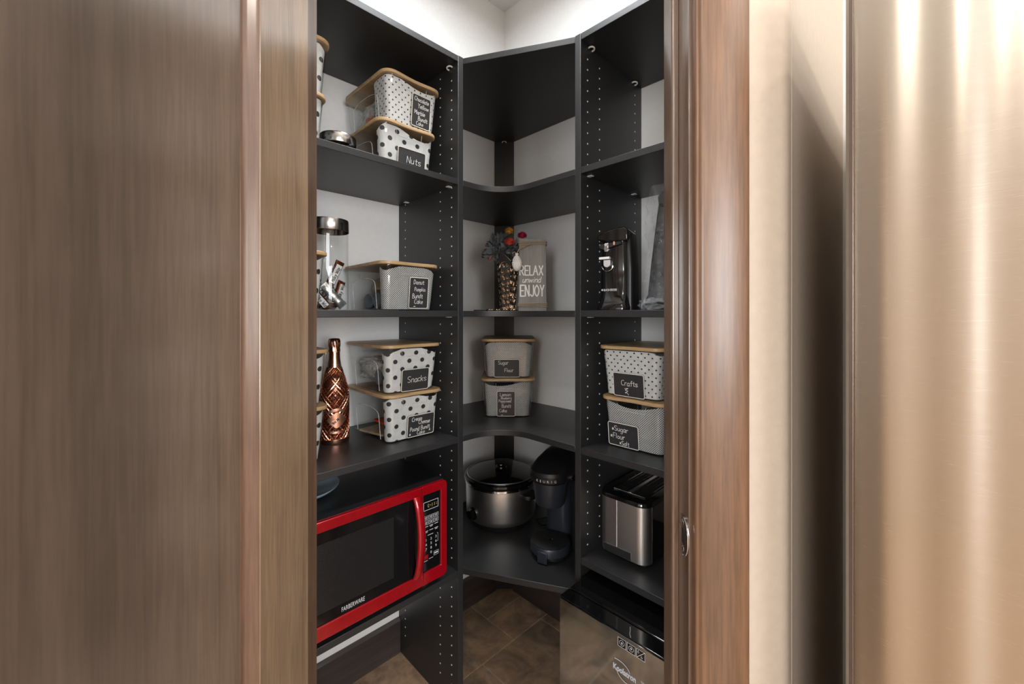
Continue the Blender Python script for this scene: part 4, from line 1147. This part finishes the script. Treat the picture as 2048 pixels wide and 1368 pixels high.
# maker's name round the front edge of the head
ttl = 'KEURIG'
for i, ch in enumerate(ttl):
    a = math.radians(-103+i*10.5)
    q = (0+.0685*math.cos(a), -.1022+.0685*math.sin(a), .2755)
    font_text(ch, .011, 'lettering', M['print'], hdo, q, (PI/2, 0, a+PI/2), depth=.0003, align='CENTER')
b = MB(); b.tube([(-.03, .10, .01), (-.10, .13, .006), (-.14, .09, .005), (-.10, .06, .005), (-.05, .10, .006)], .0035, 6)
b.build('power_cord', M['rubber'], t)

# ------------------------------------------------------------------ right bay: can opener, wrapped appliance, toaster, mini fridge
t = thing('can_opener', 'upright black electric can opener with steel cutting lever on the right shelf', 'can opener', PT(.277, .779, Z3+.0003), math.radians(-32))
def co_ring(z, w, d, yo=0, rf=.02): return [(x, y+yo, z) for x, y in rrect(w, d, rf, 6)]
b = MB(); b.loft([co_ring(0, .096, .105, 0, .022), co_ring(.008, .098, .107, 0, .022), co_ring(.022, .092, .100, .003, .022), co_ring(.05, .088, .085, .0125, .02), co_ring(.12, .088, .080, .011, .02), co_ring(.175, .084, .086, .016, .02), co_ring(.205, .080, .080, .014, .02)])
b.build('housing', M['gloss_black'], t, angle=45)
b = MB(); b.loft([[(x, y, z) for x, y in rrect(.022, .08, .008, 4, .044, .012)] for z in (.001, .12)]+[[(x, y, .21) for x, y in rrect(.018, .075, .008, 4, .040, .014)], [(x, y, .232) for x, y in rrect(.014, .06, .006, 4, .038, .03)]]); b.build('side_cheek', M['matte_black'], t, angle=45)
b = MB()
pf = [(-.050, .212), (-.049, .226), (-.025, .237), (.012, .2435), (.034, .2435), (.043, .236), (.044, .205), (.02, .203), (-.02, .205)]
b.prism_y([(x, z) for x, z in pf], -.036, .050); b.build('lever', M['gloss_black'], t, bevel=.004, seg=3)
b = MB(); b.prism_y([(-.044, .198), (.020, .204), (.026, .196), (.010, .192), (-.030, .182), (-.044, .188)], -.034, -.026); b.build('cutter_mount', M['rubber'], t, bevel=.001)
def disc(name, mat, x, z, r, y0, y1, par, n=24):
    b = MB(); b.T = Matrix.Translation((x, y0, z)) @ Matrix.Rotation(PI/2, 4, 'X'); b.lathe([(r, 0), (r, (y0-y1)*.8), (r*.85, (y0-y1)), (.0005, (y0-y1)*1.0)], n); b.T = None
    return b.build(name, M[mat], par)
disc('drive_wheel', 'chrome', -.022, .184, .0068, -.026, -.036, t); disc('cutting_wheel', 'steel', -.021, .1955, .0052, -.030, -.040, t); disc('screw', 'chrome', -.041, .197, .0025, -.030, -.035, t); 
b = MB(); b.prism_y([(-.027, .176), (-.015, .176), (-.015, .202), (-.027, .200)], -.035, -.030); b.build('blade_plate', M['steel'], t, bevel=.001)
b = MB(); b.box(.000, .006, -.038, -.030, .192, .203); b.build('magnet_arm', M['copper_matte'], t, bevel=.001)
b = MB(); b.box(-.040, -.008, -.046, -.030, .1515, .1585); b.build('lever_bar', M['white_plastic'], t, bevel=.001, label='pale release bar')
b = MB(); b.prism_y([(x-.018, z+.138) for x, z in arc(0, 0, .0105, PI, 2*PI, 10)+[(.0105, .012), (-.0105, .012)]], -.040, -.030); b.build('magnet_plate', M['steel'], t, bevel=.001)
b = MB(); b.tube([(-.018+.0165*math.cos(a), -.034, .132+.0165*math.sin(a)*.9) for a in [PI*1.0+PI*i/12 for i in range(13)]], .0014, 5); b.build('bezel', M['chrome'], t)
lt = font_text('BLACK+DECKER', .0088, 'lettering', M['print'], t, (-.030, -.0318, .058), depth=.0003, sx=.62, bold=.0002)
b = MB(); b.loft([[(-.0345+x, y, .0612+z) for x, z in ((.003, 0), (0, .0034), (-.003, 0), (0, -.0034))] for y in (-.0312, -.0324)]); b.build('emblem', M['print'], t, smooth=False)
b = MB(); b.tube([(.05, .04, .035), (.062, .048, .03), (.07, .055, .02), (.078, .065, .01), (.08, .085, .004)], .0028, 6); b.build('power_cord', M['rubber'], t)

WP = PT(.190, .918, Z3+.0003)
t = thing('wrapped_appliance', 'tall black kitchen appliance wrapped in crumpled clear plastic', 'appliance', WP, RROT+.06)
b = MB(); b.loft([[(x, y, z) for x, y in rrect(w, d, .02, 5, xo, 0)] for z, w, d, xo in ((0, .13, .16, 0), (.02, .132, .165, 0), (.045, .115, .14, 0), (.10, .112, .12, 0), (.22, .100, .11, .006), (.30, .092, .105, .012), (.335, .085, .10, .014), (.345, .075, .09, .016))])
b.build('housing', M['gloss_black'], t, angle=45)
b = MB(); b.loft([[(x, y, z) for x, y in rrect(w, .06, .02, 5, xo, -.045)] for z, w, xo in ((.30, .07, .012), (.325, .074, .012), (.335, .06, .012))]); b.build('top_head', M['matte_black'], t, bevel=.003)
b = MB(); n = 40
rings = []
for k in range(22):
    z = .004+.352*k/21; ring = []
    for i in range(n):
        a = 2*PI*i/n; u = k/21
        w, d = (.098+.010*(1-u)**3)*(1-.08*u), (.112+.012*(1-u)**3)*(1-.1*u)
        ca, sa = math.cos(a), math.sin(a)
        rr = 1/((abs(ca)**3.2+abs(sa)**3.2)**(1/3.2))
        p = Vector((w*.72*ca*rr+.008*u, d*.80*sa*rr, z))
        am = .010+.012*math.exp(-((u-.72)/.15)**2)
        dd = mnoise.noise(p*34)*am+abs(mnoise.noise(p*80+Vector((4, 1, 2))))*am*.7
        p.x += ca*dd; p.y += sa*dd; ring.append(p)
    rings.append(ring)
b.loft(rings, False, True); b.build('plastic_wrap', M['wrap'], t, angle=20)
for i, (x, y, r, sx) in enumerate(((-.045, -.085, .022, 1.1), (-.02, -.10, .024, 1.3), (.03, -.10, .02, 1.5))):
    b = lumpy((x, y, .017), r, 3+i*2.3, (sx, .8, .68), 16, 9, .5, 5); b.build('plastic_fold', M['wrap'], t, angle=15)
b = MB(); b.tube([(-.07, -.06, .006), (-.05, -.10, .016), (.0, -.115, .020), (.04, -.10, .012), (.0, -.085, .018), (-.05, -.085, .008)], .003, 6); b.build('power_cord', M['rubber'], t)

t = thing('toaster', 'brushed steel two-slot toaster with a black top on the right shelf', 'toaster', PT(.306, .811, Z5R+.0003), RROT)
TW, TL = .158, .275                        # local y runs from the end face (0) into the shelf
def tp(w, l, r, z, n=7): return [(x, y+TL/2, z) for x, y in rrect(w, l, r, n)]
b = MB(); b.loft([tp(TW, TL, .032, .014), tp(TW, TL, .032, .176)]); bd = b.build('shell', M['steel'], t, angle=30)
b = MB(); b.loft([tp(TW+.004, TL+.004, .034, .1762), tp(TW+.004, TL+.004, .034, .181), tp(TW-.002, TL-.002, .031, .187), tp(TW-.03, TL-.03, .02, .1885)]); b.build('top_cover', M['gloss_black'], t, angle=30)
for sx in (1, -1):
    b = MB(); b.box(min(sx*(TW/2-.002), sx*(TW/2+.002)), max(sx*(TW/2-.002), sx*(TW/2+.002)), .032, TL-.032, .015, .1755); b.build('side_panel', M['gloss_black'], t, bevel=.001)
b = MB(); b.box(-.044, .052, .040, TL-.045, .1886, .1900); wl = b.build('slot_well', M['rubber'], t, smooth=False)
b = MB()
x0, x1, y0, y1 = -.046, .054, .038, TL-.043
b.tube([(x0, y0, .1905), (x1, y0, .1905), (x1, y1, .1905), (x0, y1, .1905)], .0018, 5, closed=True); b.build('slot_frame', M['chrome'], wl, smooth=False)
b = MB(); b.box(-.001, .009, .040, TL-.045, .1895, .1935); b.build('slot_divider', M['steel'], wl, bevel=.001)
for x in (-.036, -.012, .018, .042):
    b = MB(); b.tube([(x, .045, .1905), (x, TL-.05, .1905)], .0009, 5); b.build('wire_guide', M['nickel'], wl)
for y in (.075, .11, .145, .18):
    b = MB(); b.tube([(-.042, y, .1912), (-.003, y, .1912)], .0007, 4); b.build('wire_guide', M['nickel'], wl)
b = MB(); b.box(-.016, -.0145, -.0006, .0005, .038, .175); b.build('seam', M['white_plastic'], bd, smooth=False)
b = MB(); b.box(-.058, .030, -.0008, .02, .0145, .036); ct = b.build('crumb_tray', M['rubber'], t, bevel=.001)
b = MB(); b.tube([(-.0585, -.001, .014), (-.0585, -.001, .0365), (.0305, -.001, .0365), (.0305, -.001, .014)], .0009, 4); b.build('tray_edge', M['chrome'], ct, smooth=False)
for x in (-.055, .055):
    for y in (.03, TL-.03):
        b = MB(); b.lathe([(.009, 0), (.011, .003), (.011, .015)], 16, (x, y)); b.build('foot', M['rubber'], t)

t = thing('mini_fridge', 'small black refrigerator with a mirrored front standing under the right shelves', 'mini fridge', PT(.49, .725, 0), RROT)
FW, FD, FH = .418, .465, .525
b = MB(); b.box(.002, FW-.002, .050, FD, .012, FH-.030); b.build('cabinet', M['matte_black'], t, bevel=.004)
b = MB(); b.box(0, FW, .050, FD, FH-.030, FH); b.build('top_cap', M['gloss_black'], t, bevel=.003)
b = MB(); b.box(0, FW, .004, .047, .014, FH-.001); dr = b.build('door', M['gloss_black'], t, bevel=.002)
b = MB(); b.box(.004, FW-.002, .0, .0045, .018, FH-.0035); b.build('mirror_panel', M['mirror'], dr, smooth=False)
for x in (.03, FW-.03):
    for y in (.06, FD-.03):
        b = MB(); b.lathe([(.014, 0), (.016, .004), (.016, .013)], 16, (x, y)); b.build('foot', M['rubber'], t)
def icon(x, z, kind):
    s = .0105
    b = MB(); b.box(x-s, x+s, -.0008, .0004, z-s, z+s); ic = b.build('touch_icon', M['gloss_black'], dr, smooth=False)
    b = MB(); rect_line(b, x-s, x+s, z-s, z+s, .0011, -.0010)
    if kind < 2:
        b.ribbon([(x+.0062*math.cos(a), z+.0062*math.sin(a)) for a in [2*PI*i/20 for i in range(21)]], .0009, -.0010)
        sg = 1 if kind == 0 else -1
        b.add([(x-.0028, -.001, z-.001*sg), (x+.0028, -.001, z-.001*sg), (x, -.001, z+.003*sg)], [(0, 1, 2) if sg > 0 else (0, 2, 1)])
        b.ribbon([(x, z-.003*sg), (x, z)], .0022, -.0010)
    else:
        b.ribbon([(x-s, z-s), (x+s, z+s)], .0011, -.0010)
        b.ribbon([(x-.006+.0016*math.cos(a), z+.0035+.0022*math.sin(a)) for a in [2*PI*i/10 for i in range(11)]], .0007, -.0010); b.ribbon([(x-.006, z+.0055), (x-.006, z+.0085)], .0008, -.0010)
        write(b, 'Fr', x+.0005, z-.0075, .0048, -.0010, .0007, .8)
    b.build('icon_lines', M['print'], ic, smooth=False)
for i, tx in enumerate((.1945, .219, .2435)): icon(tx, .504, i)
font_text('Koolatron', .0185, 'lettering', M['print'], dr, (.170, -.0009, .4305), shear=0, depth=.0004, sx=.80, bold=.0006)
font_text('TM', .007, 'lettering', M['print'], dr, (.244, -.0009, .4385), depth=.0003, sx=.8)
b = MB(); b.ribbon([(.186+.030*math.cos(a), .440+.0185*math.sin(a)) for a in [math.radians(110-9*i) for i in range(12)]], .0018, -.0012)
b.ribbon([(.208+.028*math.cos(a), .436+.0215*math.sin(a)) for a in [math.radians(190+9*i) for i in range(10)]], .0018, -.0012)
b.build('logo_swirl', M['print'], dr, smooth=False)
b = MB(); b.tube([(.196, .036, FH-.0005), (.202, .026, FH-.0004), (.206, .016, FH-.0004), (.214, .006, FH-.0006)], .0006, 4)  # thin pale line drawn across the top of the fridge door
b.build('pale_line', M['print'], t, smooth=False, label='thin pale line across the top edge')

# ------------------------------------------------------------------ kitchen refrigerator at the right edge
t = thing('refrigerator', 'tall brushed stainless refrigerator beside the cream wall', 'refrigerator', PT(.72, 1.365, 0), RROT)
RWD, RDP, RHT = .90, .70, 1.78
b = MB(); b.box(.004, RWD-.004, .062, RDP, .02, RHT-.01); b.build('cabinet', M['cab_grey'], t, bevel=.004)
def frdoor(x0, x1, name):
    P = []
    r = .010; n = 120
    P += [(x0, .055), (x0, .012)] + [(x0+.0035, .005), (x0+.0075, .0015)]
    for i in range(n+1):
        u = i/n; P.append((x0+.011+(x1-x0-.022)*u, -.010*math.sin(PI*u)**.8+.00062*math.sin(2*PI*(.011+(x1-x0-.022)*u)/.055)))
    P += [(x1-.0075, .0015), (x1-.0035, .005), (x1, .012), (x1, .055)]
    b = MB(); b.prism(P, .06, RHT); o = b.build(name, M['fridge'], t, angle=30)
    b = MB(); b.prism([(x0-.0008, .055), (x0-.0008, .0135), (x0+.0030, .0050), (x0+.0072, .0012), (x0+.0080, .003), (x0+.002, .02), (x0+.002, .055)], .0605, RHT-.0005); b.build('door_edge', M['fridge_edge'], o, angle=20, label='grey edge strip of the steel door')
    return o
for x0, x1 in ((0, .447), (.453, RWD)):
    dd = frdoor(x0, x1, 'door')
    hx = x1-.045 if x0 == 0 else x0+.045
    b = MB(); b.tube([(hx, -.012, .75), (hx, -.055, .78), (hx, -.058, 1.2), (hx, -.055, 1.62), (hx, -.012, 1.65)], .011, 12); b.build('handle', M['chrome'], dd)
b = MB(); b.box(.01, RWD-.01, .056, .063, .06, RHT-.01); b.build('gasket', M['gasket'], t, smooth=False)
for x in (.05, RWD-.05):
    b = MB(); b.lathe([(.02, 0), (.02, .021)], 16, (x, .12)); b.build('foot', M['rubber'], t)
